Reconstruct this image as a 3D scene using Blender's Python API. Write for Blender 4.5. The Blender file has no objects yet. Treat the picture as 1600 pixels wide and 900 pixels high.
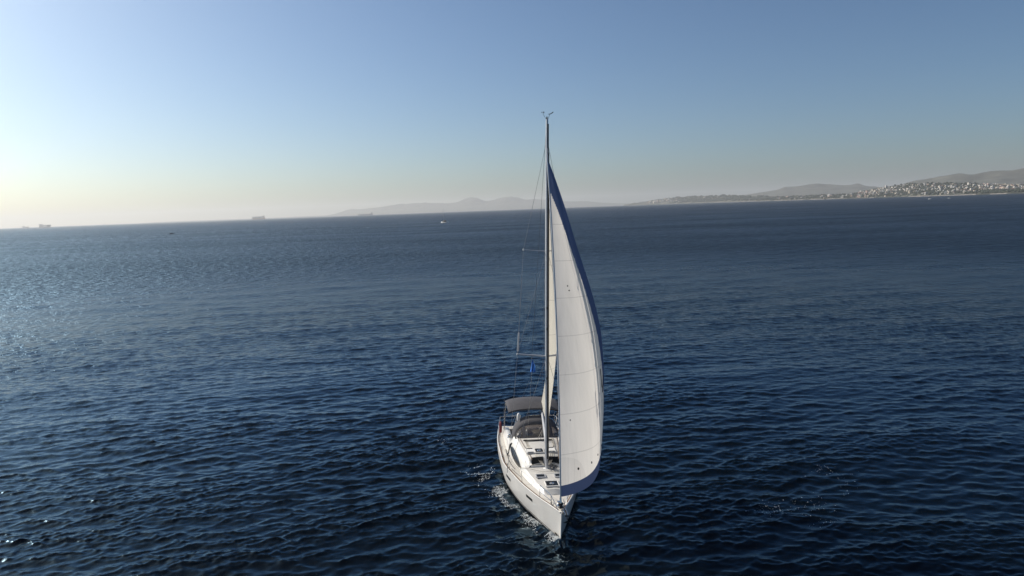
import bpy, bmesh, math, random
import numpy as np
from mathutils import Vector, Matrix

S = bpy.context.scene
COL = S.collection
rad = math.radians
random.seed(7)

# ------------------------------------------------------------------ camera, sky, sun, exposure
F_PX, CAM_H, PITCH, ROLL = 1055.4, 14.334, 0.11637, 0.037183
cam_d = bpy.data.cameras.new("camera")
cam_d.sensor_width = 36.0
cam_d.lens = 36.0 * F_PX / 1600.0
cam_d.clip_start, cam_d.clip_end = 0.5, 90000.0
cam = bpy.data.objects.new("camera", cam_d)
COL.objects.link(cam)
_fw = Vector((0, math.cos(PITCH), -math.sin(PITCH)))
_up = Vector((0, math.sin(PITCH), math.cos(PITCH)))
_rt = Vector((1, 0, 0))
_c, _s = math.cos(ROLL), math.sin(ROLL)
RT, UP = _rt * _c - _up * _s, _rt * _s + _up * _c
m3 = Matrix((RT, UP, -_fw)).transposed()
cam.matrix_world = Matrix.Translation((0, 0, CAM_H)) @ m3.to_4x4()
S.camera = cam

SUN_AZ, SUN_EL = rad(-60.5), rad(33.0)          # azimuth from +Y (view) towards +X
sun_dir = Vector((math.sin(SUN_AZ) * math.cos(SUN_EL), math.cos(SUN_AZ) * math.cos(SUN_EL), math.sin(SUN_EL)))
world = bpy.data.worlds.new("World")
S.world = world
world.use_nodes = True
wt = world.node_tree
sky = wt.nodes.new("ShaderNodeTexSky")
sky.sky_type = 'NISHITA'
sky.sun_disc = False
sky.sun_elevation = SUN_EL
sky.sun_rotation = SUN_AZ
sky.air_density = 0.85
sky.dust_density = 1.5
sky.ozone_density = 3.2
sky.altitude = 0
bg = wt.nodes["Background"]
bg.inputs["Strength"].default_value = 0.069
gam = wt.nodes.new("ShaderNodeGamma")
gam.inputs["Gamma"].default_value = 1.16
wt.links.new(sky.outputs["Color"], gam.inputs["Color"])
wb = wt.nodes.new("ShaderNodeMix")                  # camera white balance of the sky
wb.data_type = 'RGBA'; wb.blend_type = 'MULTIPLY'; wb.inputs[0].default_value = 1.0
wb.inputs[7].default_value = (0.95, 1.07, 1.09, 1)
wt.links.new(gam.outputs["Color"], wb.inputs[6])
wt.links.new(wb.outputs[2], bg.inputs["Color"])

sun_d = bpy.data.lights.new("sun", 'SUN')
sun_d.energy = 4.8
sun_d.angle = rad(0.5)
sun_d.color = (1.0, 0.91, 0.79)
sun = bpy.data.objects.new("sun", sun_d)
COL.objects.link(sun)
sun.location = (-200, 60, 200)
sun.rotation_euler = sun_dir.to_track_quat('Z', 'Y').to_euler()

vs = S.view_settings
vs.view_transform = 'Standard'
vs.look = 'None'
vs.exposure = 0.0
vs.gamma = 1.0
vs.use_curve_mapping = False
S.cycles.max_bounces = 8
S.cycles.diffuse_bounces = 3
S.cycles.glossy_bounces = 3
S.cycles.transmission_bounces = 4
S.cycles.transparent_max_bounces = 12
S.cycles.volume_bounces = 1
S.cycles.use_denoising = True
S.cycles.sample_clamp_direct = 5.0
S.cycles.sample_clamp_indirect = 3.0

HAZE_DENSITY = 6.5e-5
HAZE_COLOR = (0.91, 0.92, 0.92, 1)
HAZE_ANISO = 0.35

# ------------------------------------------------------------------ helpers
def ray(px, py):
    """direction through a point of the 1600x900 photograph, used to lay out the coast and sea marks in metres"""
    return RT * (px - 800) + UP * (450 - py) + _fw * F_PX

def at_dist(px, py, dist):
    d = ray(px, py)
    k = dist / math.hypot(d.x, d.y)
    return Vector((d.x * k, d.y * k, CAM_H + d.z * k))

def horizon_y(px):
    return 356.3 - 0.0372 * px

def sea(px, py):
    d = ray(px, py)
    k = -CAM_H / d.z
    return Vector((d.x * k, d.y * k, 0.0))

def tag(o, label=None, cat=None, group=None, kind=None):
    if label: o["label"] = label
    if cat: o["category"] = cat
    if group: o["group"] = group
    if kind: o["kind"] = kind
    return o

def empty(name, loc=(0, 0, 0), rz=0.0):
    o = bpy.data.objects.new(name, None)
    COL.objects.link(o)
    o.location = loc
    o.rotation_euler = (0, 0, rz)
    o.empty_display_size = 0.5
    return o

def mat(name, color, rough=0.5, metal=0.0, noise=0.0, scale=3.0, spec=None, coat=0.0, bump=0.0, stretch=None):
    m = bpy.data.materials.new(name)
    m.use_nodes = True
    nt = m.node_tree
    p = nt.nodes["Principled BSDF"]
    p.inputs["Base Color"].default_value = (*color, 1)
    p.inputs["Roughness"].default_value = rough
    p.inputs["Metallic"].default_value = metal
    if spec is not None: p.inputs["Specular IOR Level"].default_value = spec
    if coat: p.inputs["Coat Weight"].default_value = coat
    if noise or bump:
        tc = nt.nodes.new("ShaderNodeTexCoord")
        mp = nt.nodes.new("ShaderNodeMapping")
        nt.links.new(tc.outputs["Object"], mp.inputs["Vector"])
        if stretch: mp.inputs["Scale"].default_value = stretch
        n = nt.nodes.new("ShaderNodeTexNoise")
        n.inputs["Scale"].default_value = scale
        n.inputs["Detail"].default_value = 6
        n.inputs["Roughness"].default_value = 0.6
        nt.links.new(mp.outputs["Vector"], n.inputs["Vector"])
        if noise:
            r = nt.nodes.new("ShaderNodeValToRGB")
            r.color_ramp.elements[0].position, r.color_ramp.elements[1].position = 0.3, 0.7
            r.color_ramp.elements[0].color = (*[c * (1 - noise) for c in color], 1)
            r.color_ramp.elements[1].color = (*[min(1, c * (1 + noise)) for c in color], 1)
            nt.links.new(n.outputs["Fac"], r.inputs["Fac"])
            nt.links.new(r.outputs["Color"], p.inputs["Base Color"])
        if bump:
            b = nt.nodes.new("ShaderNodeBump")
            b.inputs["Strength"].default_value = bump
            b.inputs["Distance"].default_value = 0.05
            nt.links.new(n.outputs["Fac"], b.inputs["Height"])
            nt.links.new(b.outputs["Normal"], p.inputs["Normal"])
    return m

class MB:
    """collects shapes; build() links them as ONE mesh object"""
    def __init__(s): s.v, s.f, s.mi = [], [], []
    def add(s, v, f, mi=0):
        b = len(s.v)
        s.v += [tuple(p) for p in v]
        s.f += [tuple(b + i for i in q) for q in f]
        s.mi += [mi] * len(f)
        return s
    def box(s, c, d, mi=0, rz=0.0, taper=1.0):
        x, y, z = d[0] / 2, d[1] / 2, d[2] / 2
        vs_ = []
        for k, t in ((-z, 1.0), (z, taper)):
            for i, j in ((-x, -y), (x, -y), (x, y), (-x, y)):
                a, b = i * t, j * t
                vs_.append((c[0] + a * math.cos(rz) - b * math.sin(rz), c[1] + a * math.sin(rz) + b * math.cos(rz), c[2] + k))
        return s.add(vs_, [(3, 2, 1, 0), (4, 5, 6, 7), (0, 1, 5, 4), (1, 2, 6, 5), (2, 3, 7, 6), (3, 0, 4, 7)], mi)
    def tube(s, path, r, n=8, mi=0, caps=True, closed=False):
        P = [Vector(p) for p in path]
        R = r if isinstance(r, (list, tuple)) else [r] * len(P)
        rings, N = [], len(P)
        ref = None
        for i, p in enumerate(P):
            a = P[(i - 1) % N] if (i > 0 or closed) else P[i]
            b = P[(i + 1) % N] if (i < N - 1 or closed) else P[i]
            t = (b - a).normalized()
            if ref is None:
                ref = Vector((0, 0, 1)) if abs(t.z) < 0.9 else Vector((1, 0, 0))
            u = (ref - t * ref.dot(t))
            if u.length < 1e-6: u = t.orthogonal()
            u.normalize(); ref = u
            w = t.cross(u)
            rings.append([p + u * (R[i] * math.cos(2 * math.pi * k / n)) + w * (R[i] * math.sin(2 * math.pi * k / n)) for k in range(n)])
        v = [q for g in rings for q in g]
        f = []
        for i in range(N if closed else N - 1):
            j = (i + 1) % N
            for k in range(n):
                l = (k + 1) % n
                f.append((i * n + k, i * n + l, j * n + l, j * n + k))
        if caps and not closed:
            f.append(tuple(range(n - 1, -1, -1)))
            f.append(tuple((N - 1) * n + k for k in range(n)))
        return s.add(v, f, mi)
    def grid(s, g, mi=0, flip=False):
        R, C = len(g), len(g[0])
        f = []
        for i in range(R - 1):
            for j in range(C - 1):
                q = (i * C + j, i * C + j + 1, (i + 1) * C + j + 1, (i + 1) * C + j)
                f.append(q[::-1] if flip else q)
        return s.add([p for r in g for p in r], f, mi)
    def build(s, name, mats, parent=None, smooth=False, bevel=0.0, thick=0.0, sharp=40):
        me = bpy.data.meshes.new(name)
        me.from_pydata(s.v, [], s.f)
        ml = mats if isinstance(mats, (list, tuple)) else [mats]
        for m in ml: me.materials.append(m)
        me.polygons.foreach_set("material_index", s.mi)
        bm = bmesh.new(); bm.from_mesh(me)
        bmesh.ops.remove_doubles(bm, verts=bm.verts, dist=1e-5)
        bmesh.ops.recalc_face_normals(bm, faces=bm.faces)
        bm.to_mesh(me); bm.free()
        o = bpy.data.objects.new(name, me)
        COL.objects.link(o)
        if parent is not None: o.parent = parent
        if thick:
            md = o.modifiers.new("solid", 'SOLIDIFY'); md.thickness = thick; md.offset = 0
        if bevel:
            md = o.modifiers.new("bevel", 'BEVEL'); md.width = bevel; md.segments = 2; md.limit_method = 'ANGLE'
        if smooth:
            me.polygons.foreach_set("use_smooth", [True] * len(me.polygons))
            me.set_sharp_from_angle(angle=rad(sharp))
        return o

def cubic(xs, ys):
    xs, ys = np.array(xs, float), np.array(ys, float)
    if xs[0] > xs[-1]: xs, ys = xs[::-1], ys[::-1]
    d = np.diff(ys) / np.diff(xs)
    m = np.concatenate([[d[0]], np.where(d[:-1] * d[1:] > 0, 2 * d[:-1] * d[1:] / (d[:-1] + d[1:] + 1e-12), 0), [d[-1]]])
    def fn(x):
        x = np.clip(x, xs[0], xs[-1])
        i = np.clip(np.searchsorted(xs, x) - 1, 0, len(xs) - 2)
        h = xs[i + 1] - xs[i]; t = (x - xs[i]) / h
        r = ((2 * t**3 - 3 * t**2 + 1) * ys[i] + (t**3 - 2 * t**2 + t) * h * m[i] + (-2 * t**3 + 3 * t**2) * ys[i + 1] + (t**3 - t**2) * h * m[i + 1])
        return float(r) if np.ndim(r) == 0 else r
    return fn

# value noise in numpy for terrain and gust patches
def vnoise(x, y, seed=0):
    rs = np.random.RandomState(seed)
    T = rs.rand(256, 256)
    xi, yi = np.floor(x).astype(int), np.floor(y).astype(int)
    fx, fy = x - xi, y - yi
    fx, fy = fx * fx * (3 - 2 * fx), fy * fy * (3 - 2 * fy)
    a, b = T[xi % 256, yi % 256], T[(xi + 1) % 256, yi % 256]
    c, d = T[xi % 256, (yi + 1) % 256], T[(xi + 1) % 256, (yi + 1) % 256]
    return (a * (1 - fx) + b * fx) * (1 - fy) + (c * (1 - fx) + d * fx) * fy

# ------------------------------------------------------------------ the yacht's frame
BX, BY, YAW, HEEL = 1.712, 27.276, 0.0905, 0.0348
yacht = empty("sailing_yacht", (BX, BY, 0))
yacht.rotation_euler = (-HEEL, 0, YAW - math.pi / 2)
tag(yacht, "large white sailing yacht under genoa and mainsail coming towards the viewer", "sailing yacht")
YM = Matrix.Translation((BX, BY, 0)) @ yacht.rotation_euler.to_matrix().to_4x4()
half_deck = cubic([0, -0.25, -0.85, -2.0, -4.26, -7.0, -9.5, -12.8], [0.03, 0.14, 0.38, 0.86, 1.54, 2.0, 2.02, 1.74])
half_wl = cubic([-0.3, -0.6, -1.44, -2.65, -3.81, -5.51, -7.27, -9.65, -12.8], [0.015, 0.1, 0.36, 0.76, 1.14, 1.54, 1.78, 1.83, 1.5])
free = cubic([0, -4, -8, -12.8], [1.44, 1.33, 1.22, 1.16])

# ------------------------------------------------------------------ sea surface
rs = np.random.RandomState(11)
WAVES = []
NW = 150
for i in range(NW):
    lam = 2.7 * (0.15 / 2.7) ** ((i + rs.rand()) / NW)          # longest first
    spread = rs.randn() * (0.36 if lam > 1.3 else 0.48 if lam > 0.55 else 0.70)
    ang = rad(-80) + spread                       # the chop runs from the background towards the foreground
    k = 2 * math.pi / lam
    slope = 0.0195 * (0.5 if lam > 2.1 else 0.85 if lam > 1.3 else 1.1 if lam > 0.35 else 0.9)
    WAVES.append((k * math.cos(ang), k * math.sin(ang), slope / k, rs.rand() * 6.283, lam))

for i in range(34):                               # a low, longer sea under the chop
    lam = 17.0 * (3.1 / 17.0) ** ((i + rs.rand()) / 34)
    ang = rad(-74) + rs.randn() * 0.38
    k = 2 * math.pi / lam
    WAVES.insert(i, (k * math.cos(ang), k * math.sin(ang), 0.0065 / k, rs.rand() * 6.283, lam))

def sea_height(x, y, spacing=None):
    x = np.asarray(x, float); y = np.asarray(y, float)
    gust = 0.35 + 0.85 * vnoise(x / 23 + 40, y / 31 + 17, 3) + 0.45 * vnoise(x / 6 + 90, y / 8 + 70, 5)
    z = np.zeros_like(x); dx = np.zeros_like(x); dy = np.zeros_like(x)
    ride = None
    for kx, ky, a, ph, lam in WAVES:
        w = 1.0 if spacing is None else np.clip((lam / spacing - 1.3) / 1.2, 0, 1)
        if spacing is not None and w.max() <= 0: continue
        if lam < 0.5 and ride is None:            # ripples ride on the crests of the longer waves, troughs stay slick
            ride = np.clip(1.0 + z / 0.036, 0.25, 2.0)
        g = gust * (ride if ride is not None else 1.0) if lam < 3 else 1.0
        th = kx * x + ky * y + ph
        kk = math.hypot(kx, ky)
        z += w * g * a * (np.cos(th) - (0.30 if lam > 0.4 else 0.2) * np.sin(2 * th))
        sn = w * g * a * (1.1 if lam > 0.5 else 0.8) * np.sin(th)
        dx -= sn * kx / kk; dy -= sn * ky / kk
    return z, dx, dy

def hull_frame(x, y):
    """boat x (forward), y (port) of points on the sea"""
    cy, sy = math.cos(YAW), math.sin(YAW)
    X, Y = x - BX, y - BY
    return X * sy - Y * cy, X * cy + Y * sy

def bow_wave(x, y):
    bx, by = hull_frame(x, y)
    hw = half_wl(np.clip(bx, -12.8, -0.3))
    d = np.abs(by) - hw
    along = np.clip(-bx, 0, 14)
    ridge = 0.20 * np.exp(-(((d - 0.10 - 0.05 * along) / (0.16 + 0.05 * along)) ** 2)) * np.exp(-along / 4.0) * (bx < 0.6)
    ridge = ridge + 0.07 * np.exp(-(((d - 0.9 - 0.16 * along) / 0.5) ** 2)) * np.exp(-along / 9.0) * np.sin(along * 2.1 + d * 3)
    return np.where(bx < 0.8, ridge, 0.0)

def build_water():
    az = np.concatenate([np.radians(np.arange(-180, -56, 3.0)), np.radians(np.arange(-56, 56, 0.095)), np.radians(np.arange(56, 180.5, 3.0))])
    r = [0.4, 5.0, 9.0]
    x = 12.0
    while x < 24000:
        r.append(x)
        x += max(0.085, x * x / CAM_H * 0.0009)
        if len(r) > 3000: break
    r.append(24000.0)
    r = np.array(r)
    dr = np.gradient(r)
    R, A = np.meshgrid(r, az, indexing='ij')
    X, Y = R * np.sin(A), R * np.cos(A)
    dense = (np.abs(A) < rad(56))
    sp = np.where(dense, np.maximum(dr[:, None] + 0 * A, R * rad(0.095)), R * rad(3.0))
    Z, DX, DY = sea_height(X, Y, sp)
    near = R < 90
    Z = Z + np.where(near & dense, bow_wave(X, Y), 0)
    co = np.stack([X + DX, Y + DY, Z], -1).reshape(-1, 3)
    nr, na = R.shape
    idx = np.arange(nr * na).reshape(nr, na)
    q = np.stack([idx[:-1, :-1], idx[:-1, 1:], idx[1:, 1:], idx[1:, :-1]], -1).reshape(-1, 4)[:, ::-1]
    me = bpy.data.meshes.new("sea_water")
    me.vertices.add(len(co)); me.vertices.foreach_set("co", co.ravel())
    me.loops.add(q.size); me.loops.foreach_set("vertex_index", q.ravel().astype(np.int32))
    me.polygons.add(len(q))
    me.polygons.foreach_set("loop_start", np.arange(0, q.size, 4, dtype=np.int32))
    me.polygons.foreach_set("loop_total", np.full(len(q), 4, dtype=np.int32))
    me.polygons.foreach_set("use_smooth", np.ones(len(q), dtype=bool))
    me.update(calc_edges=True)
    o = bpy.data.objects.new("sea_water", me)
    COL.objects.link(o)
    m = bpy.data.materials.new("sea_water")
    m.use_nodes = True
    nt = m.node_tree
    L = nt.links.new
    p = nt.nodes["Principled BSDF"]
    # reflection only (a dark mirror with a water-like Fresnel curve), plus the faint blue light coming up from below
    p.inputs["Base Color"].default_value = (0.016, 0.019, 0.021, 1)
    p.inputs["Metallic"].default_value = 1.0
    p.inputs["Specular Tint"].default_value = (0.65, 0.785, 0.915, 1)
    dif = nt.nodes.new("ShaderNodeBsdfDiffuse"); dif.inputs["Color"].default_value = (0.0012, 0.0026, 0.0038, 1)
    add = nt.nodes.new("ShaderNodeAddShader")
    L(p.outputs[0], add.inputs[0]); L(dif.outputs[0], add.inputs[1])
    L(add.outputs[0], nt.nodes["Material Output"].inputs["Surface"])
    geo = nt.nodes.new("ShaderNodeNewGeometry")
    ln = nt.nodes.new("ShaderNodeVectorMath"); ln.operation = 'LENGTH'
    L(geo.outputs["Position"], ln.inputs[0])
    def rng(a, b, c, d):
        r = nt.nodes.new("ShaderNodeMapRange"); r.interpolation_type = 'SMOOTHSTEP'
        for k, v in zip(("From Min", "From Max", "To Min", "To Max"), (a, b, c, d)): r.inputs[k].default_value = v
        L(ln.outputs["Value"], r.inputs["Value"])
        return r.outputs["Result"]
    def nz(scale, det, st, rough=0.55):
        mp = nt.nodes.new("ShaderNodeMapping"); mp.inputs["Scale"].default_value = st
        mp.inputs["Rotation"].default_value = (0, 0, rad(10))
        L(geo.outputs["Position"], mp.inputs["Vector"])
        n = nt.nodes.new("ShaderNodeTexNoise"); n.inputs["Scale"].default_value = scale
        n.inputs["Detail"].default_value = det; n.inputs["Roughness"].default_value = rough
        L(mp.outputs["Vector"], n.inputs["Vector"])
        return n.outputs["Fac"]
    def math_(op, a, b):
        m_ = nt.nodes.new("ShaderNodeMath"); m_.operation = op
        for k, v in ((0, a), (1, b)):
            if isinstance(v, (int, float)): m_.inputs[k].default_value = v
            else: L(v, m_.inputs[k])
        return m_.outputs[0]
    # the farther sea carries chop too fine for the mesh as roughness, uneven where gusts darken it
    patch = math_('ADD', math_('MULTIPLY', math_('SUBTRACT', nz(0.3, 4, (0.8, 0.8, 1), 0.65), 0.5), 0.8), math_('MULTIPLY', math_('SUBTRACT', nz(0.012, 5, (0.5, 1.4, 1), 0.6), 0.5), 0.7))
    ro = math_('ADD', math_('ADD', rng(12, 60, 0.04, 0.12), rng(45, 240, 0.0, 0.27)), math_('MULTIPLY', patch, rng(25, 400, 0.05, 0.55)))
    L(math_('MAXIMUM', ro, 0.04), p.inputs["Roughness"])
    def bump(h, dist, strength, prev=None):
        b = nt.nodes.new("ShaderNodeBump"); b.inputs["Distance"].default_value = dist
        L(h, b.inputs["Height"])
        if isinstance(strength, float): b.inputs["Strength"].default_value = strength
        else: L(strength, b.inputs["Strength"])
        if prev is not None: L(prev, b.inputs["Normal"])
        return b.outputs["Normal"]
    n4 = bump(nz(0.085, 4, (0.9, 0.75, 1)), 11.0, rng(320, 800, 0.0, 0.9))
    n3 = bump(nz(0.34, 4, (0.9, 0.9, 1)), 2.8, rng(100, 240, 0.0, 0.9), n4)
    n2 = bump(nz(1.1, 4, (0.75, 1.1, 1)), 0.6, rng(40, 110, 0.0, 0.9), n3)
    n1 = bump(nz(7.0, 4, (0.6, 1.3, 1)), 0.018, 0.6, n2)
    L(n1, p.inputs["Normal"])
    me.materials.append(m)
    tag(o, kind="structure")
    return o
build_water()

# ------------------------------------------------------------------ land
M_scrub = mat("dry_scrub_hillside", (0.095, 0.095, 0.075), 0.95, noise=0.55, scale=0.007)
M_coast = bpy.data.materials.new("wooded_coast_hillside")
M_coast.use_nodes = True
_nt = M_coast.node_tree
_p = _nt.nodes["Principled BSDF"]; _p.inputs["Roughness"].default_value = 0.95
_tc = _nt.nodes.new("ShaderNodeTexCoord")
_n = _nt.nodes.new("ShaderNodeTexNoise"); _n.inputs["Scale"].default_value = 0.011; _n.inputs["Detail"].default_value = 8; _n.inputs["Roughness"].default_value = 0.7
_nt.links.new(_tc.outputs["Object"], _n.inputs["Vector"])
_r = _nt.nodes.new("ShaderNodeValToRGB")
_r.color_ramp.elements[0].position, _r.color_ramp.elements[1].position = 0.44, 0.66
_r.color_ramp.elements[0].color = (0.028, 0.036, 0.022, 1)
_r.color_ramp.elements[1].color = (0.2, 0.18, 0.14, 1)
_nt.links.new(_n.outputs["Fac"], _r.inputs["Fac"]); _nt.links.new(_r.outputs["Color"], _p.inputs["Base Color"])

def land(name, sil, dist, depth_front, depth_back, m, step=3.0, rough=0.13, seed=1, rows=18, base=-3.0):
    """a range of hills as a real landform: rises from its foot to the ridge and falls away behind"""
    xs = np.arange(sil[0][0], sil[-1][0] + 0.1, step)
    sy = np.interp(xs, [p[0] for p in sil], [p[1] for p in sil])
    D = dist(xs) if callable(dist) else np.full_like(xs, dist)
    g = []
    for j in range(rows * 2):
        if j < rows:
            t = j / (rows - 1); off = -depth_front * (1 - t); prof = (t ** 0.8 * (1.0 - 0.25 * math.sin(math.pi * t)))
        else:
            t = (j - rows + 1) / rows; off = depth_back * t; prof = 1 - t ** 1.5
        row = []
        for i, px in enumerate(xs):
            d = ray(px, horizon_y(px)); ux, uy = d.x / math.hypot(d.x, d.y), d.y / math.hypot(d.x, d.y)
            top = at_dist(px, sy[i], D[i]).z
            r = D[i] + off
            X, Y = ux * r, uy * r
            nse = (vnoise(np.array([X / 300 + 50]), np.array([Y / 300 + 50]), seed)[0] - 0.5) * 2
            nse += (vnoise(np.array([X / 110 + 9]), np.array([Y / 110 + 9]), seed + 1)[0] - 0.5)
            hgt = max(0.0, top) * prof * (1 + rough * nse * (1 if j != rows - 1 else 0.15)) + base * (1 - min(1, prof * 6))
            row.append((X, Y, hgt))
        g.append(row)
    o = MB().grid(g).build(name, m, smooth=True, sharp=80)
    return tag(o, kind="structure"), g

sil_far = [(200, 349.5), (250, 346.2), (300, 344.2), (360, 342.0), (420, 339.8), (480, 337.2), (510, 336), (525, 333), (545, 327), (560, 327), (590, 323.5), (620, 320), (650, 316.8), (680, 316.5), (703, 317), (714, 315.5), (726, 311.3), (737, 308.2), (748, 310), (760, 313.6), (775, 311.3), (790, 307.4), (800, 307), (812, 310), (822, 311.5), (835, 310.5), (850, 312), (880, 314), (920, 314), (940, 316), (980, 317), (1030, 317)]
sil_far = [(x, y + 0.6) for x, y in sil_far]
land("far_island_hills", sil_far, 19000, 1200, 2200, M_scrub, seed=21)
sil_mid = [(1120, 311), (1140, 308.5), (1170, 303.5), (1182, 301.5), (1200, 299), (1215, 296.5), (1226, 293), (1250, 290.6), (1265, 288), (1280, 286.8), (1296, 287.6), (1318, 289), (1340, 288.6), (1352, 290.5), (1380, 294.5), (1420, 297), (1470, 300)]
land("hazy_middle_hills", sil_mid, 11000, 1500, 2000, M_scrub, seed=31)
sil_r = [(1340, 304), (1380, 296), (1415, 287), (1440, 282), (1470, 277), (1500, 273.4), (1520, 273), (1533, 270), (1546, 267.6), (1562, 267), (1580, 267), (1600, 263), (1640, 256), (1700, 251), (1780, 252), (1850, 256)]
land("right_mountain_ridge", sil_r, 7600, 1500, 2500, M_scrub, seed=41)

shore_d = cubic([975, 1050, 1130, 1180, 1240, 1330, 1360, 1400, 1450, 1520, 1600, 1800], [10500, 9300, 8100, 7200, 6300, 5200, 4950, 4650, 4200, 3900, 3600, 3200])
sil_c = [(975, 319.6), (985, 318.2), (1000, 316.3), (1015, 313.5), (1040, 310), (1060, 308), (1100, 306.3), (1130, 305.3), (1160, 306.5), (1190, 307), (1230, 306.3), (1280, 304.3), (1320, 303.3), (1335, 301.5), (1350, 297.5), (1380, 292), (1410, 288), (1430, 286.6), (1450, 286), (1480, 285.6), (1520, 286.6), (1560, 288.4), (1600, 288.4), (1700, 287), (1800, 287)]
def ridge_d(x): return shore_d(x) * 1.0 + np.interp(x, [975, 1050, 1330, 1400, 1800], [350, 700, 420, 750, 900])
def coast():
    xs = np.arange(975, 1800.1, 2.0)
    sy = np.interp(xs, [p[0] for p in sil_c], [p[1] for p in sil_c])
    ds, dg = shore_d(xs), ridge_d(xs)
    g = []
    rows = 18
    for j in range(rows + 8):
        row = []
        for i, px in enumerate(xs):
            d = ray(px, horizon_y(px)); L = math.hypot(d.x, d.y); ux, uy = d.x / L, d.y / L
            top = max(2.0, at_dist(px, sy[i], dg[i]).z)
            if j <= rows:
                t = j / rows; r = ds[i] + (dg[i] - ds[i]) * t
                hgt = -1.5 + 4.0 * min(1, t * 12) + (top - 2.5) * (t ** 0.85) * (1 - 0.22 * math.sin(math.pi * t))
            else:
                t = (j - rows) / 8; r = dg[i] + 900 * t; hgt = top * (1 - 0.75 * t)
            X, Y = ux * r, uy * r
            nse = (vnoise(np.array([X / 160 + 50]), np.array([Y / 160 + 50]), 8)[0] - 0.5)
            row.append((X, Y, hgt + (nse * 0.12 * top * min(1, j / 4) if j != rows else 0)))
        g.append(row)
    o = MB().grid(g).build("coastal_hillside", M_coast, smooth=True, sharp=80)
    tag(o, kind="structure")
    # pale beach along the waterline
    b = []
    for dz, dr in ((-0.6, -10), (1.2, 4), (2.6, 22)):
        b.append([(p[0] * (1 + dr / shore_d(x)), p[1] * (1 + dr / shore_d(x)), dz) for x, p in zip(xs, g[0])])
    keep = [k for k in range(len(xs)) if vnoise(np.array([xs[k] / 14.0]), np.array([3.3]), 4)[0] > 0.36 and xs[k] > 1100]
    mb = MB()
    for k in keep[:-1]:
        if k + 1 < len(xs):
            mb.grid([[r[k], r[k + 1]] for r in b])
    tag(mb.build("beach_strip", mat("pale_beach_sand", (0.36, 0.32, 0.27), 0.95, noise=0.15, scale=0.05)), kind="structure")
    return xs, g, rows
CX, CG, CROWS = coast()

def on_coast(px, t):
    """point of the coastal hillside at column px, t = 0 at the shore and 1 at the ridge"""
    fi = (px - 975) / 2.0; i = int(fi); a = fi - i
    fj = t * CROWS; j = min(int(fj), CROWS - 1); b = fj - j
    p = [Vector(CG[j + dj][i + di]) for dj in (0, 1) for di in (0, 1)]
    return (p[0] * (1 - a) + p[1] * a) * (1 - b) + (p[2] * (1 - a) + p[3] * a) * b

M_walls = {"white": mat("white_render", (0.70, 0.66, 0.60), 0.9, noise=0.06, scale=0.3),
           "cream": mat("cream_render", (0.62, 0.54, 0.43), 0.9, noise=0.08, scale=0.3),
           "pink": mat("pinkish_render", (0.52, 0.37, 0.31), 0.9, noise=0.08, scale=0.3),
           "grey": mat("grey_render", (0.42, 0.41, 0.39), 0.9, noise=0.08, scale=0.3)}
M_roofs = [mat("flat_concrete_roof", (0.5, 0.48, 0.45), 0.95), mat("red_tile_roof", (0.3, 0.12, 0.07), 0.9)]
M_darkwin = mat("dark_window_openings", (0.03, 0.035, 0.04), 0.3)

def house_mesh(w, d, h, tiled, wall):
    mb = MB()
    mb.box((0, 0, h / 2 - 2), (w, d, h + 4), 0)
    if tiled:
        z = h + 0.001; e = 0.5; hz = h + w * 0.16
        v = [(-w/2-e, -d/2-e, z), (w/2+e, -d/2-e, z), (w/2+e, d/2+e, z), (-w/2-e, d/2+e, z), (-w*0.2, 0, hz), (w*0.2, 0, hz)]
        mb.add(v, [(0, 1, 5, 4), (1, 2, 5), (2, 3, 4, 5), (3, 0, 4), (3, 2, 1, 0)], 1)
    else:
        mb.box((0, 0, h + 0.3), (w * 1.02, d * 1.02, 0.6), 1)
        mb.box((w * 0.15, d * 0.1, h + 1.7), (w * 0.35, d * 0.35, 2.2), 0)
    ns = max(1, int(h / 3.1))
    for s_ in range(ns):                                    # rows of window openings and shaded balconies
        zc = 1.7 + s_ * 3.1
        nwin = max(2, int(w / 3.4))
        for k in range(nwin):
            xx = -w / 2 + w * (k + 0.5) / nwin
            mb.box((xx, -d / 2, zc), (1.5, 0.12, 1.6), 2)
            mb.box((xx, d / 2, zc), (1.5, 0.12, 1.6), 2)
        for sx in (-1, 1):
            mb.box((sx * w / 2, 0, zc), (0.12, d * 0.4, 1.5), 2)
    me_o = mb.build("house", [M_walls[wall], M_roofs[1 if tiled else 0], M_darkwin])
    me = me_o.data
    bpy.data.objects.remove(me_o)
    return me

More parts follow.
